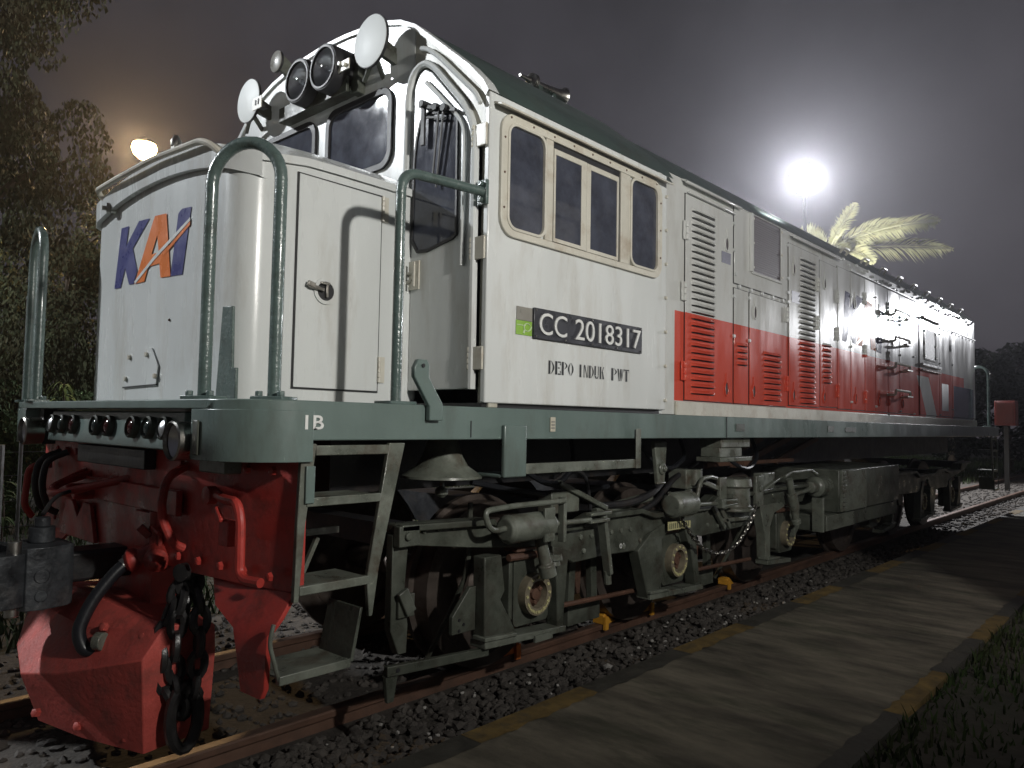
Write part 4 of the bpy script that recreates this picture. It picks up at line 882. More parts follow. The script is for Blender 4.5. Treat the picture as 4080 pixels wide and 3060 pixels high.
bm = BM(); lathe(bm, (5.30, -1.08, .835), (-1, 0, 0), [(0, .09), (.22, .09), (.24, .075), (.25, .055), (.33, .05), (.34, .03)], 26); OBJ('brake_cylinder', bm, UNDER2, bog, .004)
bm = BM(); tube(bm, [(4.96, -1.08, .815), (4.55, -1.08, .79)], .016, 10); tube(bm, smoothpath([(4.42, -1.08, .95), (4.55, -1.08, .98), (5.0, -1.08, .985), (5.14, -1.08, .94)], .05), .014, 10); OBJS('brake_rod', bm, UNDER2, bog)
bm = BM()
for x, z in ((1.36, .80), (1.47, .74)): pass
lathe(bm, (1.28, -1.10, .79), (.25, -.1, -1), [(0, .03), (.16, .034), (.17, .045), (.23, .045)], 14); box(bm, 1.22, 1.30, -1.19, -1.175, .76, .93); box(bm, 1.395, 1.42, -1.17, -1.13, .74, .97)
box(bm, 1.66, 1.86, -1.15, -1.11, .85, .868); box(bm, 1.66, 1.84, -1.15, -1.11, .81, .828); bar(bm, (1.83, -1.10, .84), (1.90, -1.10, .50), .05, .03); cyl(bm, (1.90, -1.09, .52), (1.91, -1.09, .44), .022, 10)
bar(bm, (3.18, -1.15, .84), (3.42, -1.15, .83), .012, .014); bar(bm, (3.18, -1.15, .80), (3.42, -1.15, .80), .012, .014); box(bm, 3.15, 3.2, -1.17, -1.12, .79, .85)
OBJS('brake_rigging', bm, UNDER2, bog, .003)
bm = BM(); lathe(bm, (4.47, -1.10, .93), (.12, 0, -.3), [(0, .028), (.13, .028), (.131, .042), (.27, .042), (.275, .030), (.36, .028), (.37, .04), (.40, .04)], 16); OBJ('shock_absorber', bm, UNDER2, bog)
# vertical link, box-like castings between sill and bogie
bm = BM(); prism(bm, [(2.272,1.255),(2.413,1.255),(2.39,.998),(2.315,1.0)], 'xz', -1.17, -1.14); box(bm, 2.30, 2.40, -1.175, -1.15, .995, 1.01); lathe(bm, (2.355, -1.171, 1.09), (0, -1, 0), [(0, .04), (.012, .036), (.014, .018), (.03, .018)], 14); OBJS('swing_link', bm, UNDER2, bog, .006)
bm = BM()
box(bm, 2.85, 3.08, -1.06, -.92, .93, 1.06); cyl(bm, (2.96, -1.06, 1.06), (2.96, -1.06, .95), .05, 12); bar(bm, (3.0, -1.05, .99), (3.35, -1.05, .90), .04, .035); bar(bm, (2.88, -1.05, .92), (2.96, -1.06, .78), .04, .05)
box(bm, 3.30, 3.40, -1.08, -1.05, .80, .99); lathe(bm, (3.62, -1.02, .97), (0, 0, -1), [(0, .13), (.06, .14), (.065, .12), (.20, .125), (.22, .15), (.24, .15)], 22); box(bm, 3.87, 4.0, -1.09, -1.06, .74, .98); lathe(bm, (3.94, -1.09, .88), (0, -1, 0), [(0, .028), (.012, .024)], 12)
bar(bm, (4.05, -1.06, .86), (4.40, -1.06, .95), .03, .02); box(bm, 4.05, 4.30, -1.05, -.98, .84, .99); bar(bm, (3.35, -1.06, .68), (3.88, -1.06, .66), .03, .03); bar(bm, (3.22, -1.06, .80), (3.40, -1.06, .62), .03, .035); bar(bm, (3.30, -1.06, .80), (3.48, -1.06, .62), .03, .035)
bar(bm, (1.55, -1.0, 1.03), (2.0, -1.0, .86), .05, .03); box(bm, 1.5, 1.75, -1.0, -.9, .86, .98); bar(bm, (1.92, -.98, .84), (2.5, -1.0, .90), .05, .05)
OBJS('bogie_castings', bm, UNDER2, bog, .006)
bm = BM(); tube(bm, smoothpath([(1.55, -.95, 1.02), (1.72, -.97, 1.10), (1.84, -.98, 1.06), (1.87, -.99, .86)], .08), .012, 8); tube(bm, smoothpath([(1.95, -.98, .87), (2.2, -1.05, .88), (2.4, -1.08, .93), (2.55, -1.05, .99)], .08), .022, 10); tube(bm, smoothpath([(2.0, -.95, .82), (2.25, -1.03, .80), (2.45, -1.06, .86), (2.75, -1.02, 1.0), (3.2, -.95, 1.1)], .08), .018, 10); OBJS('air_hoses', bm, DARK, bog)
bm = BM(); prism(bm, [(2.585,.680),(2.872,.676),(2.872,.722),(2.585,.736)], 'xz', -1.082, -1.077); OBJ('bogie_plate', bm, YPLATE, bog)
bm = BM()
for k in range(11): box(bm, 2.60+k*.024, 2.609+k*.024, -1.0835, -1.0822, .688, .723)
OBJ('plate_print', bm, UNDER, bog)
TEXT('bogie_lettering', '01', WHITEL, bog, lambda u, v, d: (2.11+u, -1.032, .612+v), .048, .030, .01)
# guard bars ahead of the first wheel
bm = BM()
prism(bm, [(.385,.86),(.475,.86),(.455,.60),(.48,.46),(.475,.34),(.43,.34),(.385,.45)], 'xz', -1.03, -.985); box(bm, .41, .50, -1.05, -1.031, .50, .60); bar(bm, (.42, -1.06, .62), (.47, -1.06, .52), .02, .055)
prism(bm, [(.375,.255),(1.0,.215),(1.0,.255),(.375,.300)], 'xz', -1.03, -1.0); prism(bm, [(.375,.255),(.44,.255),(.42,.14),(.385,.14)], 'xz', -1.02, -1.0); prism(bm, [(.94,.555),(.90,.555),(.785,.43),(.785,.345),(.94,.345)], 'xz', -.99, -.965)
box(bm, .385, .50, -1.075, -1.031, .81, .90); lathe(bm, (.43, -1.075, .855), (0, -1, 0), [(0, .02), (.015, .018)], 10)
OBJS('wheel_guard', bm, UNDER, bog, .004)
bm = BM()
for x, z in ((.83,.41),(.86,.385),(.83,.36)): cyl(bm, (x, -.991, z), (x, -.9935, z), .008, 10)
cyl(bm, (.43, -1.031, .275), (.43, -1.0325, .275), .011, 10); OBJ('guard_holes', bm, GASKET, bog)
for x0 in (2.06, 3.55):
    bm = BM()
    for dx in (-.10, .10): prism(bm, [(x0+dx-.03,.58),(x0+dx+.03,.58),(x0+dx*1.2+.03,.26),(x0+dx*1.2-.03,.26)], 'xz', -.80, -.76)
    box(bm, x0-.17, x0+.15, -.82, -.77, .15, .26); OBJS('brake_hanger', bm, UNDER, bog, .004)
    bm = BM(); prism(bm, [(x0-.02,.54),(x0+.06,.50),(x0+.05,.30),(x0-.03,.30)], 'xz', -.74, -.68); OBJ('brake_block', bm, RUST, bog, .004)
chain([(2.54, -1.11, .93), (2.63, -1.11, .82), (2.71, -1.12, .73), (2.83, -1.12, .62), (2.98, -1.12, .525), (3.14, -1.12, .475), (3.32, -1.12, .465), (3.50, -1.12, .51), (3.64, -1.12, .60), (3.77, -1.12, .715), (3.80, -1.11, .76)], .035, .0065, 'safety_chain', STEEL, bog)
# sanding pipes, low brake rods, frame bolts and cables
for x in (.93, 3.22, 4.05):
    bm = BM(); tube(bm, smoothpath([(x+.05, -.90, .95), (x+.04, -.90, .60), (x+.02, -.80, .40), (x-.02, -.66, .12)], .10), .014, 8); OBJ('sanding_pipe', bm, UNDER, bog)
for x0, x1 in ((1.62, 2.44), (3.12, 4.1)):
    bm = BM(); tube(bm, [(x0, -.93, .33), (x1, -.93, .30)], .015, 8); OBJ('low_brake_rod', bm, RUST, bog)
bm = BM(); random.seed(9)
for x, z in [(.47+.09*k, .865) for k in range(6)]+[(1.72+.10*k, .72) for k in range(6)]+[(1.75, .64), (1.95, .63), (2.15, .62), (2.33, .64), (2.50, .77), (3.2, .66), (3.35, .64), (3.6, .63), (3.8, .65), (4.1, .79), (4.3, .80), (4.6, .80), (4.8, .78)]:
    lathe(bm, (x, -1.03, z), (0, -1, 0), [(0, .016), (.010, .015), (.013, .007)], 6)
OBJS('frame_bolts', bm, UNDER2, bog)
for pts in ([(1.2, -.90, 1.25), (1.32, -.98, 1.08), (1.55, -1.0, 1.0), (1.75, -.96, 1.12), (1.8, -.90, 1.26)], [(2.45, -.92, 1.26), (2.52, -1.0, 1.12), (2.7, -1.03, 1.06), (2.95, -1.0, 1.14), (3.05, -.9, 1.26)], [(3.5, -.92, 1.26), (3.6, -1.02, 1.08), (3.85, -1.04, 1.02), (4.1, -1.0, 1.12), (4.2, -.9, 1.26)], [(1.0, -.88, 1.05), (1.3, -.95, .99), (1.7, -.96, .95), (2.1, -.95, .98)]):
    bm = BM(); tube(bm, smoothpath(pts, .12), .016, 8); OBJ('slack_cable', bm, RUBBER, bog)
# second bogie: a copy turned round
b2 = bog.copy(); COL.objects.link(b2); b2.location = (11.68, 0, 0); b2.rotation_euler = (0, 0, PI)
for ch in list(bog.children):
    c = ch.copy(); COL.objects.link(c); c.parent = b2
# ---- tank and boxes between the bogies
bm = BM(); box(bm, 5.30, 7.11, -1.22, 1.22, .60, .985); tk = OBJ('fuel_tank', bm, UNDER, loco, .012)
bm = BM(); box(bm, 4.985, 7.13, -1.19, 1.19, .455, .598); OBJ('lower_tank', bm, UNDER, tk, .012)
bm = BM(); box(bm, 5.40, 6.0, -1.232, -1.2205, .605, .975); OBJ('tank_panel', bm, UNDER2, tk, .004)
bm = BM(); box(bm, 5.30, 5.37, -1.245, -1.2205, .61, .98)
for k in range(9): box(bm, 5.30, 5.37, -1.258, -1.2455, .62+k*.04, .65+k*.04)
OBJ('sight_gauge', bm, UNDER2, tk, .003)
bm = BM(); box(bm, 5.02, 5.73, -1.205, -1.191, .46, .59); box(bm, 4.955, 4.984, -1.2, -1.1, .455, .75); OBJS('tank_step', bm, UNDER2, tk, .004)

# ================================================================== GROUND AND TRACK
def ground_mat(name, c1, c2, c3, sc, rough=.9, bump=.5, bs=30, stretch=None):
    m = mat(name, c1, rough, var=.35, vscale=sc, dirt=c2, dirt_amt=.9, dscale=sc*.4, bump=bump, bscale=bs, stretch=stretch, rvar=.05)
    return m
SOIL = ground_mat('dark_soil', (.040, .034, .025), (.022, .028, .015), None, 3, .95, .6, 14)
bm = BM(); n = 60
V = [[bm.verts.new((-80+260*(i/n)**1.0, -90+200*j/n, -.17)) for j in range(n+1)] for i in range(n+1)]
for i in range(n):
    for j in range(n): bm.faces.new([V[i][j], V[i+1][j], V[i+1][j+1], V[i][j+1]])
structure(OBJ('ground', bm, SOIL, None), 'dark earth around the railway track', 'ground')
bm = BM(); random.seed(77); ysb = (-2.66, -2.72, -3.0, -3.4, -4.2, -6, -9, -14); R = []
for i in range(61):
    x = -8+i*.6; R.append([bm.verts.new((x, y, (.118 if k < 7 else -.165)+random.uniform(-.02, .025))) for k, y in enumerate(ysb)])
for a, b in zip(R, R[1:]):
    for i in range(len(ysb)-1): quadface(bm, [a[i], a[i+1], b[i+1], b[i]])
structure(OBJ('verge', bm, SOIL, None), 'dark earth verge level with the walkway', 'ground')
BALM = ground_mat('track_bed_grit', (.060, .052, .044), (.025, .022, .02), None, 16, .95, 1.0, 40)
bm = BM(); prism(bm, [(-1.50,-.168),(-1.487,.03),(-1.0,-.09),(1.3,-.09),(2.0,-.168)], 'yz', -8, 60)
structure(OBJ('track_bed', bm, BALM, None), 'dark grit bed under the rails', 'ground')
# loose stones of the ballast: nobody could count them
random.seed(11)
STONE = mat('ballast_stone', (.070, .062, .055), .85, var=.5, vscale=5, dirt=(.03, .027, .024), dirt_amt=.6, dscale=3, bump=.3, bscale=30)
verts, faces = [], []
ico = bmesh.new(); bmesh.ops.create_icosphere(ico, subdivisions=1, radius=1); iv = [v.co.copy() for v in ico.verts]; ifc = [[v.index for v in f.verts] for f in ico.faces]; ico.free()
def stone(x, y, z, r):
    k = len(verts); sx, sy_, sz = r*random.uniform(.7, 1.3), r*random.uniform(.7, 1.3), r*random.uniform(.5, .95); a = random.uniform(0, 6.3); ca, sa = math.cos(a), math.sin(a)
    for p in iv:
        q = 1+random.uniform(-.28, .28); px, py, pz = p.x*sx*q, p.y*sy_*q, p.z*sz*q
        verts.append((x+px*ca-py*sa, y+px*sa+py*ca, z+pz))
    for f in ifc: faces.append([k+i for i in f])
for _ in range(5200):
    x = -1.2+10.5*random.random()**1.5; y = random.uniform(-1.47, -.66); stone(x, y, -.085+.02*random.random()+max(0, (-1.0-y))*.26, random.uniform(.012, .032))
for _ in range(1800): stone(random.uniform(-1.6, 3.0), random.uniform(-.55, 1.6), -.088, random.uniform(.012, .030))
for _ in range(1500): stone(random.uniform(9, 24), random.uniform(-1.45, -.62), -.08, random.uniform(.015, .035))
for _ in range(700): stone(random.uniform(11.6, 24), random.uniform(-.5, .5), -.085, random.uniform(.015, .035))
me = bpy.data.meshes.new('ballast'); me.from_pydata(verts, [], faces); me.materials.append(STONE); o = bpy.data.objects.new('ballast', me); COL.objects.link(o)
tag(o, 'loose dark ballast stones beside and between the rails', 'gravel', kind='stuff')
random.seed(5)
PALE = mat('pale_stone', (.34, .33, .31), .7, var=.2, vscale=20, bump=.2, bscale=30)
verts, faces = [], []
for _ in range(110):
    x = -.6+6.0*random.random()**1.3; y = random.uniform(-1.46, -.75); stone(x, y, -.055+max(0, -1.0-y)*.26, random.uniform(.005, .013))
for x, y, r in ((1.93, -1.08, .028), (2.85, -1.25, .022), (3.35, -1.1, .018)): stone(x, y, -.04, r)
for _ in range(40): stone(random.uniform(11.5, 20), random.uniform(-1.5, -1.3), -.03, random.uniform(.02, .04))
me = bpy.data.meshes.new('pale_pebbles'); me.from_pydata(verts, [], faces); me.materials.append(PALE); o = bpy.data.objects.new('pale_pebbles', me); COL.objects.link(o)
tag(o, 'scattered pale pebbles lying on the dark ballast', 'gravel', kind='stuff')
# rails
rp = [(-.065,-.14),(.065,-.14),(.065,-.128),(.012,-.112),(.010,-.040),(.034,-.030),(.036,-.006),(.030,0),(-.030,0),(-.036,-.006),(-.034,-.030),(-.010,-.040),(-.012,-.112),(-.065,-.128)]
for s, lab in ((-1, 'rusty rail nearest the walkway, under the near wheels'), (1, 'far rail of the track, beyond the plough')):
    bm = BM(); prism(bm, [(s*.5695+y, z) for y, z in rp], 'yz', -8, 60); r_ = OBJ('rail', bm, RAILM, None, 0, 20); tag(r_, lab, 'rail', 'rails of the track')
    bm = BM(); box(bm, -8, 60, s*.5695-.024, s*.5695+.024, .0002, .0015); OBJ('running_surface', bm, RAILTOP, r_)
# sleepers
sl0 = None
for k in range(26):
    x = -1.22+k*.60
    if k == 0:
        bm = BM(); prism(bm, [(-.11,-.25),(.11,-.25),(.10,-.095),(.085,-.085),(-.085,-.085),(-.10,-.095)], 'xz', -.97, .97); sl0 = OBJ('sleeper', bm, CONC, None, .006); o = sl0
    else:
        o = sl0.copy(); COL.objects.link(o)
    o.location = (x, 0, -.052)
    tag(o, 'pale concrete sleeper under the rails, half sunk in ballast', 'sleeper', 'sleepers under the rails')
# walkway
WALK = mat('mossy_shadow_streaked_concrete', (.125, .110, .082), .80, var=.75, vscale=2.2, dirt=(.035, .040, .022), dirt_amt=.95, dscale=1.7, bump=.45, bscale=22, stretch=(2.6, .8, 1), rvar=.1)  # moss mottle; its stretched streaks paint the long shadows of grass blades
bm = BM(); box(bm, -8, 60, -2.67, -1.49, -.166, .146); wk = OBJ('walkway', bm, WALK, None, .012); structure(wk, 'raised concrete walkway with yellow painted edges beside the track', 'walkway')
YEL = mat('worn_yellow_edge_paint', (.15, .098, .028), .8, var=.55, vscale=8, dirt=(.06, .05, .03), dirt_amt=1.0, dscale=9, bump=.3, bscale=30)
BLK = mat('worn_black_edge_paint', (.045, .042, .034), .7, var=.4, vscale=7, dirt=(.05, .045, .03), dirt_amt=.7, dscale=6, bump=.3, bscale=30)
random.seed(2)
for side_ in (0, 1):
    by, bk = BM(), BM()
    for k in range(-4, 20):
        x0 = (.375 if side_ == 0 else 1.83)+k*1.58
        for b, xa, xb in ((by, x0, x0+.755), (bk, x0+.757, x0+1.578)):
            y0, y1 = (-1.600, -1.486) if side_ == 0 else (-2.674, -2.59)
            n = 16; ed = [(xa+(xb-xa)*q/n, (y0 if side_ == 0 else y1)+random.uniform(-.012, .012)) for q in range(n+1)]
            if side_ == 0:
                vt = [b.verts.new((x, y, .1495)) for x, y in ed]; vo = [b.verts.new((x, -1.486, .1495)) for x, y in ed]; vd = [b.verts.new((x, -1.486, .02+random.uniform(-.01, .01))) for x, y in ed]
            else:
                vt = [b.verts.new((x, y, .1495)) for x, y in ed]; vo = [b.verts.new((x, -2.674, .1495)) for x, y in ed]; vd = [b.verts.new((x, -2.674, .03)) for x, y in ed]
            for i in range(n): quadface(b, [vt[i], vt[i+1], vo[i+1], vo[i]]); quadface(b, [vo[i], vo[i+1], vd[i+1], vd[i]])
    for nm, b, m_ in (('yellow_edge_marking', by, YEL), ('black_edge_marking', bk, BLK)):
        o = OBJ(nm, b, m_, wk, 0, 0)
# far patch of the walkway painted yellow
bm = BM(); box(bm, 12.5, 26, -2.5, -1.62, .1462, .1502); OBJ('yellow_walkway_marking', bm, YEL, wk)
# grass
def blades(name, n, area, h, mt, lab, zf=lambda x, y: -.168):
    vs, fs = [], []
    for _ in range(n):
        x, y = area(); z = zf(x, y); hh = h*random.uniform(.4, 1.2); a = random.uniform(0, 6.28); w = hh*.05+.004; dx, dy = math.cos(a), math.sin(a); lean = random.uniform(.1, .7)*hh; b = random.uniform(0, 6.28)
        lx, ly = math.cos(b)*lean, math.sin(b)*lean; k = len(vs)
        vs += [(x-dx*w, y-dy*w, z), (x+dx*w, y+dy*w, z), (x+dx*w*.7+lx*.4, y+dy*w*.7+ly*.4, z+hh*.6), (x-dx*w*.7+lx*.4, y-dy*w*.7+ly*.4, z+hh*.6), (x+lx, y+ly, z+hh)]
        fs += [(k, k+1, k+2, k+3), (k+3, k+2, k+4)]
    me = bpy.data.meshes.new(name); me.from_pydata(vs, [], fs); me.materials.append(mt); o = bpy.data.objects.new(name, me); COL.objects.link(o)
    tag(o, lab, 'grass', kind='stuff'); return o
def leafmat(name, col, col2, sc=1.2, tr=.25):
    m = mat(name, col, .8, var=.4, vscale=sc, dirt=col2, dirt_amt=.9, dscale=sc*.7, rvar=.1, spec=.2)
    return m
GRASS = leafmat('dark_grass', (.028, .046, .014), (.045, .04, .02), 2.0)
random.seed(21)
blades('grass', 16000, lambda: (random.uniform(-1.5, 12), -2.69-random.random()**1.6*3.4), .07, GRASS, 'short dark grass growing right of the walkway', lambda x, y: .11)
blades('grass', 26000, lambda: (random.uniform(-3, 16), 2.0+random.random()**1.3*12), .15, GRASS, 'rough dark grass growing beyond the track on the left')
blades('grass', 9000, lambda: (random.uniform(14, 44), random.uniform(1.0, 9)), .25, GRASS, 'dark grass beyond the rear of the locomotive')

# wheel chocks on the near rail
def chock(x, flip, mt, lab, sc=1.0):
    bm = BM(); s = -1 if flip else 1
    prism(bm, [(x, .003), (x+s*.15*sc, .003), (x+s*.15*sc, .065*sc), (x+s*.11*sc, .085*sc), (x+s*.03*sc, .02)], 'xz', -.615, -.525)
    o = OBJ('wheel_chock', bm, mt, None, .004); tag(o, lab, 'wheel chock', 'wheel chocks on the near rail')
    bm = BM(); box(bm, min(x+s*.115*sc, x+s*.152*sc), max(x+s*.115*sc, x+s*.152*sc), -.635, -.616, -.03, .055*sc); OBJ('chock_clamp', bm, mt, o)
chock(1.53, False, ORNG, 'orange wheel chock in front of the foremost near wheel')
chock(2.69, True, YELLOW, 'bright yellow wheel chock against the second near wheel, on its front side')
chock(3.00, False, YELLOW, 'yellow wheel chock behind the second near wheel')
chock(4.47, True, YELLOW, 'pale yellow wheel chock by the third near wheel', .8)

# ================================================================== LAMPS
def lamp_light(d, nm, parent, kind='POINT'):
    if 'spot' in d: kind = 'SPOT'
    l = bpy.data.lights.new(nm, kind); l.energy = d['w']; l.color = d['col']; l.shadow_soft_size = d['r']; o = bpy.data.objects.new(nm, l); COL.objects.link(o); o.parent = parent; o.location = Vector(d['pos'])-Vector(parent.location)
    if 'spot' in d:
        l.spot_size, l.spot_blend = d['spot'][0], d['spot'][1]; o.rotation_euler = (Vector(d['spot'][2])-Vector(d['pos'])).to_track_quat('-Z', 'Y').to_euler()
    return o
def lamp_post(d, label, heads, aim, hm, size=.34, arm=.0, nm='lamp_post', cat='lamp post'):
    p = Vector(d['pos']); base = EMPTY(nm, (p.x-aim[0]*.5, p.y-aim[1]*.5, -.17)); tag(base, label, cat)
    inv = Matrix.Translation(-Vector(base.location))
    def O(n_, bm_, m_, bv=0): o = OBJ(n_, bm_, m_, base, bv); o.matrix_parent_inverse = inv; return o
    px, py = base.location.x, base.location.y
    bm = BM(); cyl(bm, (px, py, -.17), (px, py, p.z+.15), .10, 14, .05); box(bm, px-.16, px+.16, py-.16, py+.16, -.17, -.12); O('pole', bm, POLED)
    bm = BM(); bar(bm, (px, py, p.z+.05), (p.x, p.y, p.z+.05), .06, .06); a = Vector(aim); a.z = 0; a.normalize(); s = Vector((-a.y, a.x, 0))
    if 1 < heads < 7: bar(bm, p-s*.45*heads/2+Vector((0,0,.05)), p+s*.45*heads/2+Vector((0,0,.05)), .06, .06)
    O('cross_arm', bm, GALV)
    av = Vector(aim).normalized(); sv = av.cross(Vector((0,0,1))).normalized(); uv = sv.cross(av)
    if heads == 7:
        R = .44
        bm = BM(); lathe(bm, p, av, [(-.42, .10), (-.38, .28), (-.12, R*.95), (-.02, R*1.04), (.0, R*1.04), (.0, R*.98), (-.03, R*.96)], 40, False); O('lamp_head', bm, POLED)
        bm = BM(); lathe(bm, p, av, [(-.02, R*.97), (.03, R*.90), (.07, R*.6), (.09, R*.25), (.095, .002)], 40, False); O('lamp_glass', bm, hm)
    for row in () if heads == 7 else ((-.5, .5) if heads > 2 else (0,)):
        nn = heads//2 if heads > 2 else heads
        for i in range(nn):
            c = p+s*((i-(nn-1)/2)*size*1.35)+Vector((0,0,row*size*1.2))
            bm = BM(); obox(bm, c-av*.06, sv*size*.5, uv*size*.42, av*.05); obox(bm, c-av*.14, sv*size*.3, uv*size*.3, av*.04); h = O('lamp_head', bm, GALV, .01)
            bm = BM(); obox(bm, c-av*.0, sv*size*.45, uv*size*.38, av*.006); O('lamp_glass', bm, hm)
    lo = lamp_light(d, nm+'_light', base); lo.location += av*(.16 if 'skirt' in d else .35)
    if 'skirt' in d:   # added unseen skirt that keeps this lamp's light off the ground
        c = p+av*.16; zt = c.z-d['skirt']; bm = BM()
        arc = [math.radians(t) for t in range(-20, 201, 10)]
        A = [bm.verts.new((c.x+.40*math.cos(t), c.y+.40*math.sin(t), zt)) for t in arc]; B = [bm.verts.new((c.x+.34*math.cos(t), c.y+.34*math.sin(t), zt-.45)) for t in arc]
        for i in range(len(arc)-1): quadface(bm, [A[i], A[i+1], B[i+1], B[i]])
        O('added_lamp_skirt', bm, POLED)
    return base
E_W = emit('white_lamp_glow', (.96, .97, 1.0), 60); E_WARM = emit('warm_lamp_glow', (1.0, .62, .25), 40); E_S = emit('small_lamp_glow', (1.0, .95, .85), 14)
rearp = lamp_post(LAMP_REAR, 'tall floodlight mast glaring white behind the locomotive roof', 7, (-.89, -.36, -.28), E_W, .255)
lamp_post(LAMP_FRONT, 'tall floodlight mast lighting the front of the locomotive, outside the picture', 2, (.6, -.7, -.4), E_S, .5)
lamp_post(LAMP_FAR, 'floodlight post beside the track beyond the rear end, outside the picture', 2, (-.95, .2, -.15), E_S, .45)
lamp_post(LAMP_SIDE, 'low lamp post with a single head, outside the picture behind the camera', 1, (.25, 1, -.3), E_S, .22)
# added spotlight with no lamp head, brightens the palm
l2 = dict(LAMP_REAR); l2['w'] = 1900; l2['r'] = .12; l2['spot'] = (math.radians(62), .5, (26.5, 5.4, 7.9)); l2['col'] = (1.0, .96, .84); l2['pos'] = (21.32, 5.32, 8.62)
lamp_light(l2, 'palm_fill_light', rearp)
# warm street lamp among the trees
p = Vector(LAMP_WARM['pos']); wl_ = EMPTY('street_lamp', (p.x+.22, p.y+.6, -.17)); tag(wl_, 'warm orange street lamp shining beside the dark tree', 'street lamp')
inv = Matrix.Translation(-Vector(wl_.location)); px, py = wl_.location.x, wl_.location.y
def OW(n_, bm_, m_, bv=0): o = OBJ(n_, bm_, m_, wl_, bv); o.matrix_parent_inverse = inv; return o
bm = BM(); cyl(bm, (px, py, -.17), (px, py, p.z+.2), .08, 12, .05); tube(bm, smoothpath([(px, py, p.z+.18), (px, py, p.z+.38), (p.x, p.y, p.z+.28)], .25), .03, 8); OW('pole', bm, POLED)
bm = BM(); lathe(bm, p+Vector((0,0,.25)), (0,0,-1), [(0, .05), (.05, .2), (.12, .24), (.13, .22)], 20); OW('lamp_hood', bm, POLED)
bm = BM(); lathe(bm, p+Vector((0,0,.12)), (0,0,-1), [(0, .24), (.1, .27), (.24, .22), (.34, .10), (.36, .01)], 20); OW('lamp_globe', bm, E_WARM)
lo = lamp_light(LAMP_WARM, 'street_lamp_light', wl_); lo.location += Vector((-.3, -.35, -.15))
# two tiny lights glimmering through the tree
for x, y, z, lab, m_ in ((3.2, 12.0, 5.08, 'tiny white bulb glimmering low in the dark tree', E_S), (3.54, 12.0, 6.08, 'tiny warm bulb glimmering in the tree above the white one', E_WARM)):
    bm = BM(); ball(bm, (x, y-2.6, z-.65), .022); o = OBJ('light_bulb', bm, m_, None); tag(o, lab, 'bulb')
    bm = BM(); cyl(bm, (x, y-2.6, z-.63), (x, y-2.6, z-.52), .014, 8); OBJ('bulb_holder', bm, GALV, o)
# unseen hut, put in so its corner shades the rear half of the locomotive
hut = EMPTY('shade_hut', (3.6, -5.2, -.17)); tag(hut, 'unseen concrete hut, put in to shade the rear half of the locomotive', 'hut')
inv = Matrix.Translation(-Vector(hut.location))
def OH(n_, bm_, m_, bv=0): o = OBJ(n_, bm_, m_, hut, bv); o.matrix_parent_inverse = inv; return o
bm = BM(); box(bm, 2.36, 4.9, -6.4, -4.15, -.17, 3.6); OH('hut_wall', bm, CONW, .01)
bm = BM(); box(bm, 2.34, 5.05, -6.55, -4.1, 3.603, 3.75); OH('hut_roof', bm, CONW, .01)
bm = BM(); box(bm, 3.2, 4.1, -4.148, -4.10, -.1, 1.95); OH('hut_door', bm, GREENP, .006)

blocker_ = EMPTY('light_blocker', (-2.05, 3.4, -.17)); tag(blocker_, 'unseen panel on posts, added to keep lamp light off the pilot', 'light blocker')  # added unseen panel: shades the pilot, its gap lets light reach the plough
inv_w = Matrix.Translation(-Vector(blocker_.location))
bm = BM(); prism(bm, [(.15, 1.97), (2.15, 1.97), (2.15, -.17), (7.5, -.17), (7.5, 2.70), (.15, 2.70)], 'yz', -2.07, -1.98); o = OBJ('blocker_panel', bm, CONW, blocker_, .01); o.matrix_parent_inverse = inv_w
for y in (.5, 3.9, 7.2):
    bm = BM(); cyl(bm, (-2.12, y, -.17), (-2.12, y, 2.75), .04, 10); o = OBJ('post', bm, GALV, blocker_); o.matrix_parent_inverse = inv_w

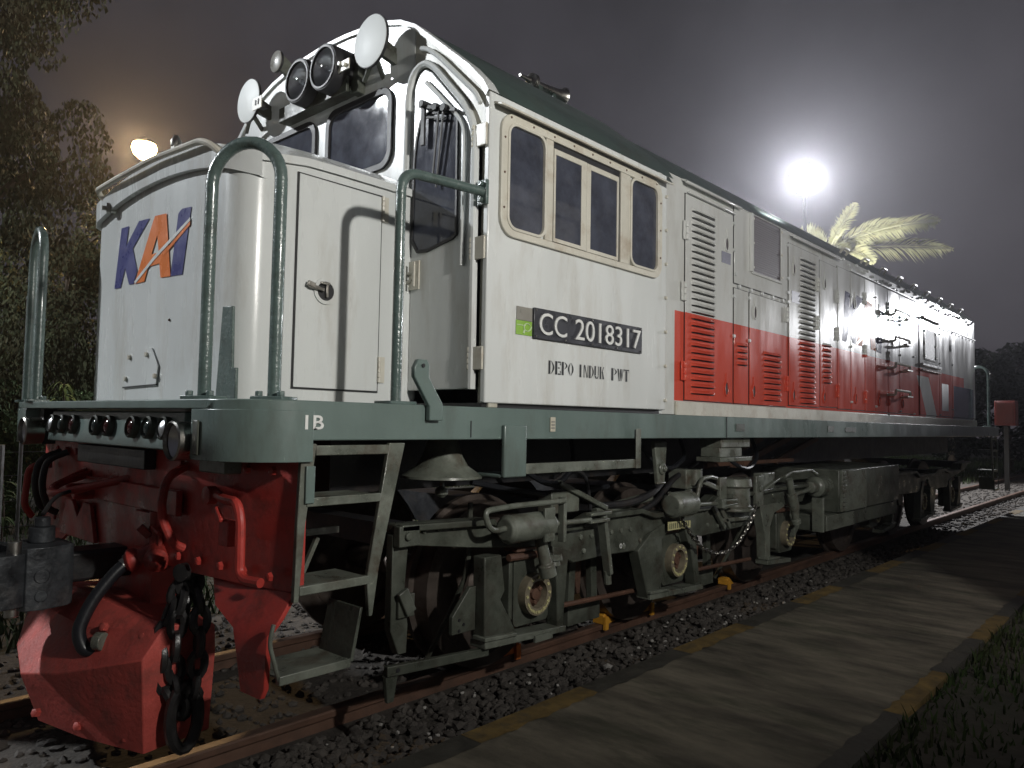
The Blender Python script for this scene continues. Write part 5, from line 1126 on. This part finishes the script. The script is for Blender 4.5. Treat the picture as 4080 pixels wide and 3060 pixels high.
# ================================================================== VEGETATION
BARK = mat('tree_bark', (.06, .045, .032), .9, var=.4, vscale=6, bump=.6, bscale=14, stretch=(1, 1, .2))
def leafcloud(n, sampler, size, droop, seed):
    random.seed(seed); vs, fs = [], []
    for _ in range(n):
        c = sampler()
        if c is None: continue
        L = size*random.uniform(.6, 1.5); w = L*random.uniform(.16, .3); a = random.uniform(0, 6.28); d = Vector((math.cos(a)*(1-droop), math.sin(a)*(1-droop), -droop+random.uniform(-.35, .35))).normalized()
        s = d.cross(Vector((random.uniform(-1, 1), random.uniform(-1, 1), .4))).normalized()*w; k = len(vs)
        vs += [c-s*.3, c+d*L*.5-s, c+d*L, c+d*L*.5+s]; fs.append((k, k+1, k+2, k+3))
    return vs, fs
def tree(x, y, h, lobes, n, size, droop, lab, m_, seed, trunk=.22, group=None, cat='tree', nm='tree'):
    t = EMPTY(nm, (x, y, -.17)); tag(t, lab, cat, group)
    inv = Matrix.Translation(-Vector(t.location)); random.seed(seed)
    bm = BM(); tube(bm, [(x, y, -.2), (x+.08, y, h*.25), (x-.05, y+.1, h*.5), (x+.1, y, h*.8)], trunk, 10, False, trunk*.25)
    for cx, cy, cz, rx_, ry, rz in lobes[:9]: tube(bm, [(x, y, max(.3, min(cz-rz*.6, h*.45))), (x+(cx-x)*.5, y+(cy-y)*.5, cz-rz*.4), (cx, cy, cz)], trunk*.35, 6, False, .02)
    o = OBJ('trunk', bm, BARK, t); o.matrix_parent_inverse = inv
    wts = [a[3]*a[4]*a[5] for a in lobes]; tot = sum(wts)
    def smp():
        r = random.uniform(0, tot)
        for a, w in zip(lobes, wts):
            r -= w
            if r <= 0: break
        while True:
            q = Vector((random.uniform(-1, 1), random.uniform(-1, 1), random.uniform(-1, 1)))
            if q.length < 1: break
        rr = q.length**.4/max(q.length, 1e-3) if random.random() < .65 else 1
        q = q*min(rr, 1/max(q.length, 1e-3))
        # clumps: reject by a cheap lattice noise
        p_ = Vector((a[0]+q.x*a[3], a[1]+q.y*a[4], a[2]+q.z*a[5]))
        if math.sin(p_.x*5.1+math.sin(p_.z*3.7)*1.3)+math.sin(p_.y*4.3+p_.z*2.1)+math.sin(p_.z*5.7+p_.x*2.2) < -.55: return None
        return p_
    vs, fs = leafcloud(n, smp, size, droop, seed+1)
    me = bpy.data.meshes.new('crown'); me.from_pydata(vs, [], fs); me.materials.append(m_); c = bpy.data.objects.new('crown', me); COL.objects.link(c); c.parent = t; c.matrix_parent_inverse = inv
    return t
LEAF1 = leafmat('dark_drooping_leaves', (.036, .044, .018), (.062, .042, .020), .9)
LEAF4 = leafmat('far_dark_leaves', (.012, .017, .008), (.016, .015, .008), .9)
LEAF2 = leafmat('dark_hedge_leaves', (.035, .06, .02), (.05, .05, .02), 1.4)
LEAF3 = leafmat('lit_shrub_leaves', (.11, .14, .035), (.10, .09, .03), 2.5)
random.seed(40)
lob = []
for k in range(60):
    z = 1.0+9.4*random.random(); w = 1.0 if z < 7.0 else 1-.5*(z-7.0)/3.2
    lob.append((.9+random.uniform(-2.4, 1.75)*w, 10.3+random.uniform(-1.3, 1.3), z, random.uniform(.35, .75), random.uniform(.4, .8), random.uniform(.6, 1.1)))
tree(.9, 10.4, 9.0, lob, 120000, .085, .72, 'tall dark tree with drooping foliage at the left edge', LEAF1, 50, .24)
random.seed(41)
lob = [(3.3+random.uniform(-.7, .9), 13.2+random.uniform(-1, 1), 1.2+4.6*random.random(), .7, .8, .9) for _ in range(18)]
tree(3.4, 13.6, 5.5, lob, 34000, .095, .6, 'lower bushy dark tree below the warm street lamp', LEAF1, 52, .16)
random.seed(42)
lob = [(-2.2+random.uniform(-1.6, 1.6), 11.8+random.uniform(-1, 1), 1.0+6*random.random(), .8, .8, 1.0) for _ in range(16)]
random.seed(44)
lob2 = [(2.2+random.uniform(-4.5, 1.9), 18.5+random.uniform(-1.5, 1.5), .8+(12.0-.0*k)*random.random(), 1.2, 1.0, 1.4) for k in range(40)]
tree(1.5, 18.8, 11.0, lob2, 50000, .17, .6, 'big dark tree further back, filling the gaps of the drooping one', LEAF1, 58, .3)
tree(-2.2, 12.0, 7.0, lob, 16000, .10, .6, 'dark tree partly cut off by the left picture edge', LEAF1, 54, .2)
random.seed(43)
lob = [(.6+random.uniform(-1.4, 2.2), 7.6+random.uniform(-.5, .5), .2+1.3*random.random(), .45, .45, .4) for _ in range(20)]
tree(.8, 7.6, 1.6, lob, 26000, .07, .5, 'dark leafy hedge behind the left handrail', LEAF2, 56, .04, None, 'hedge', 'hedge')
# small lit shrub with long arching leaves
def rosette(x, y, z0, n, L, m_, lab, seed, nm='shrub', cat='shrub'):
    random.seed(seed); t = EMPTY(nm, (x, y, -.17)); tag(t, lab, cat); inv = Matrix.Translation(-Vector(t.location))
    bm = BM()
    for k in range(n):
        a = random.uniform(0, 6.28); l = L*random.uniform(.6, 1.1); el = random.uniform(.3, 1.2); zz = z0-random.random()*.45; P = []
        for q in range(6):
            s = q/5; P.append(Vector((x+math.cos(a)*math.cos(el)*l*s, y+math.sin(a)*math.cos(el)*l*s, zz+math.sin(el)*l*s-1.1*l*s*s)))
        sd = Vector((-math.sin(a), math.cos(a), 0)); w = [.004, .014, .016, .013, .008, .001]
        A = [bm.verts.new(p_+sd*w_) for p_, w_ in zip(P, w)]; B = [bm.verts.new(p_-sd*w_) for p_, w_ in zip(P, w)]
        for i in range(5): quadface(bm, [A[i], A[i+1], B[i+1], B[i]])
    o = OBJ('leaves', bm, m_, t); o.matrix_parent_inverse = inv
    bm = BM(); tube(bm, [(x, y, -.2), (x+.02, y, z0*.5), (x, y, z0)], .02, 8, False, .010); o = OBJ('stem', bm, BARK, t); o.matrix_parent_inverse = inv
rosette(1.2, 6.0, 1.72, 34, .30, LEAF3, 'small pale green shrub with arching leaves left of the nose', 60)
rosette(.45, 5.2, .70, 20, .3, LEAF2, 'dim leafy plant low beside the left end of the frame', 61)
# wire fence on the left
fn = EMPTY('wire_fence', (.5, 5.0, -.17)); tag(fn, 'thin wire fence with grey posts on the left behind the coupler', 'fence'); inv = Matrix.Translation(-Vector(fn.location))
for x, y, h in ((.38, 5.0, 1.05), (-.6, 4.9, 1.05), (2.2, 5.2, 1.05)):
    bm = BM(); cyl(bm, (x, y, -.17), (x, y, h), .03, 8); o = OBJ('fence_post', bm, GALV, fn); o.matrix_parent_inverse = inv
bm = BM()
for z in (.25, .5, .75, .98): tube(bm, [(-3, 4.8, z), (-.6, 4.9, z-.01), (.38, 5.0, z), (2.2, 5.2, z-.01), (6, 5.6, z)], .004, 6)
o = OBJ('fence_wire', bm, WIRE, fn); o.matrix_parent_inverse = inv
bm = BM(); cyl(bm, (.545, 5.0, -.17), (.545, 5.0, 2.5), .018, 10); lathe(bm, (.545, 5.0, 2.5), (0, 0, 1), [(0, .022), (.03, .022), (.04, .01)], 10); o = OBJ('thin_pole', bm, WIRE, None); tag(o, 'thin grey pole standing behind the left handrail', 'pole')
# palm, brightened by its own added spotlight
def palm(x, y, zc, lab, seed):
    t = EMPTY('palm_tree', (x, y, -.17)); tag(t, lab, 'palm tree'); inv = Matrix.Translation(-Vector(t.location)); random.seed(seed)
    bm = BM(); tube(bm, [(x+.3, y, -.2), (x+.1, y, zc*.4), (x, y, zc*.75), (x, y, zc)], .19, 12, False, .13); o = OBJ('trunk', bm, BARK, t); o.matrix_parent_inverse = inv
    vs, fs = [], []
    # fronds: (azimuth in the y-x plane measured from -y, elevation, length, droop)
    fr = [(8, 66, 2.3, .45), (2, 36, 3.0, .85), (-6, 22, 4.0, .62), (14, 6, 3.9, .40), (150, 60, 1.6, .9), (200, 45, 2.0, 1.1), (120, 30, 2.2, 1.2), (60, 35, 2.3, 1.2), (255, 40, 2.2, 1.0), (300, 30, 2.3, 1.1), (180, 8, 1.6, 1.0), (330, 5, 2.2, 1.1)]
    for az, el, L, dr in fr:
        a = math.radians(az); d = Vector((math.sin(a), -math.cos(a), 0)); e = math.radians(el); P = []
        for q in range(25):
            s = q/24; P.append(Vector((x, y, zc))+d*(math.cos(e)*L*s)+Vector((0, 0, math.sin(e)*L*s-dr*L*.42*s*s)))
        sd = Vector((-d.y, d.x, 0))
        for q in range(24):   # rachis
            k = len(vs); w = .028*(1-q/26)
            for p_, ww in ((P[q], w), (P[q+1], w*.95)): vs += [p_+Vector((0, 0, ww)), p_-Vector((0, 0, ww))]
            fs.append((k, k+1, k+3, k+2))
        for q in range(3, 25):
            for rep in (0, .33, .66):
                s = min((q+rep)/24, 1); i = min(int(s*24), 23); tg = (P[i+1]-P[i]).normalized(); p_ = P[i]+(P[i+1]-P[i])*(s*24-i if s < 1 else 1); up_ = sd.cross(tg)
                if up_.z < 0: up_ = -up_
                LL = (.62*math.sin(PI*min(s*.92+.10, 1))**.6+.10)*random.uniform(.85, 1.12)*(L/3.2)**.5
                for sg in (-1, 1):
                    tw = random.uniform(.75, 1.15); dd = (tg*.62+(sd*math.cos(tw)+up_*math.sin(tw))*sg*.72+up_*.10).normalized()
                    wv = tg.cross(dd).normalized().cross(dd)*.022; k = len(vs)
                    vs += [p_-wv*.4, p_+dd*LL*.5-wv-Vector((0, 0, .02*LL)), p_+dd*LL-Vector((0, 0, .22*LL)), p_+dd*LL*.5+wv-Vector((0, 0, .02*LL))]; fs.append((k, k+1, k+2, k+3))
    me = bpy.data.meshes.new('crown'); me.from_pydata([tuple(v) for v in vs], [], fs); me.materials.append(PALML); c = bpy.data.objects.new('crown', me); COL.objects.link(c); c.parent = t; c.matrix_parent_inverse = inv
PALML = mat('palm_leaflets', (.36, .37, .23), .5, var=.35, vscale=2, dirt=(.40, .36, .20), dirt_amt=.6, dscale=2)
palm(26, 6.25, 7.75, 'palm tree with bright lit fronds rising behind the engine hood', 70)
# far vegetation on the right
random.seed(80)
for i, (x, y, h, lab) in enumerate(((31, 1.6, 4.2, 'dark bushy tree beyond the rear end at the right edge'), (36, 4.5, 4.8, 'taller dark tree behind the rear handrail'), (44, 1.0, 5.4, 'dim distant tree furthest right beyond the track'))):
    lob = [(x+random.uniform(-1.4, 1.4), y+random.uniform(-1.2, 1.2), .4+h*.85*random.random(), .8, .8, .8) for _ in range(16)]
    tree(x, y, h, lob, 16000, .18, .4, lab, LEAF4, 90+i, .18)
# red cabinet beyond the rear end
rb = EMPTY('red_cabinet', (20, -.10, -.17)); tag(rb, 'red metal cabinet on a post beyond the rear end', 'cabinet'); inv = Matrix.Translation(-Vector(rb.location))
rbx = (20, .95)
bm = BM(); box(bm, 19.9, 20.3, -.33, .10, 1.50, 2.10); o = OBJ('cabinet_body', bm, mat('dull_red_paint', (.15, .02, .018), .5, var=.2), rb, .01); o.matrix_parent_inverse = inv
bm = BM(); box(bm, 20.05, 20.15, -.16, -.06, -.17, 1.4985); o = OBJ('cabinet_post', bm, POLED, rb); o.matrix_parent_inverse = inv
bm = BM(); box(bm, 19.885, 19.8985, -.29, .06, 1.55, 2.06); o = OBJ('cabinet_door', bm, mat('dull_red_door_paint', (.13, .02, .018), .45, var=.2), rb, .004); o.matrix_parent_inverse = inv

# ================================================================== HAZE (humid night air round the lamps)
hm = bpy.data.materials.new('night_haze'); hm.use_nodes = True; hn, hl = hm.node_tree.nodes, hm.node_tree.links
for q in list(hn):
    if q.type == 'BSDF_PRINCIPLED': hn.remove(q)
hv = hn.new('ShaderNodeVolumePrincipled'); hv.inputs['Color'].default_value = (.93, .93, 1, 1); hv.inputs['Density'].default_value = HAZE; hv.inputs['Anisotropy'].default_value = .82
hl.new(hv.outputs[0], [q for q in hn if q.type == 'OUTPUT_MATERIAL'][0].inputs['Volume'])
bm = BM(); box(bm, -16, 58, -14, 32, -1.17, 15.5); hz_ = OBJ('haze', bm, hm, None, 0, 0); tag(hz_, 'thin humid haze in the night air', None, None, 'stuff')
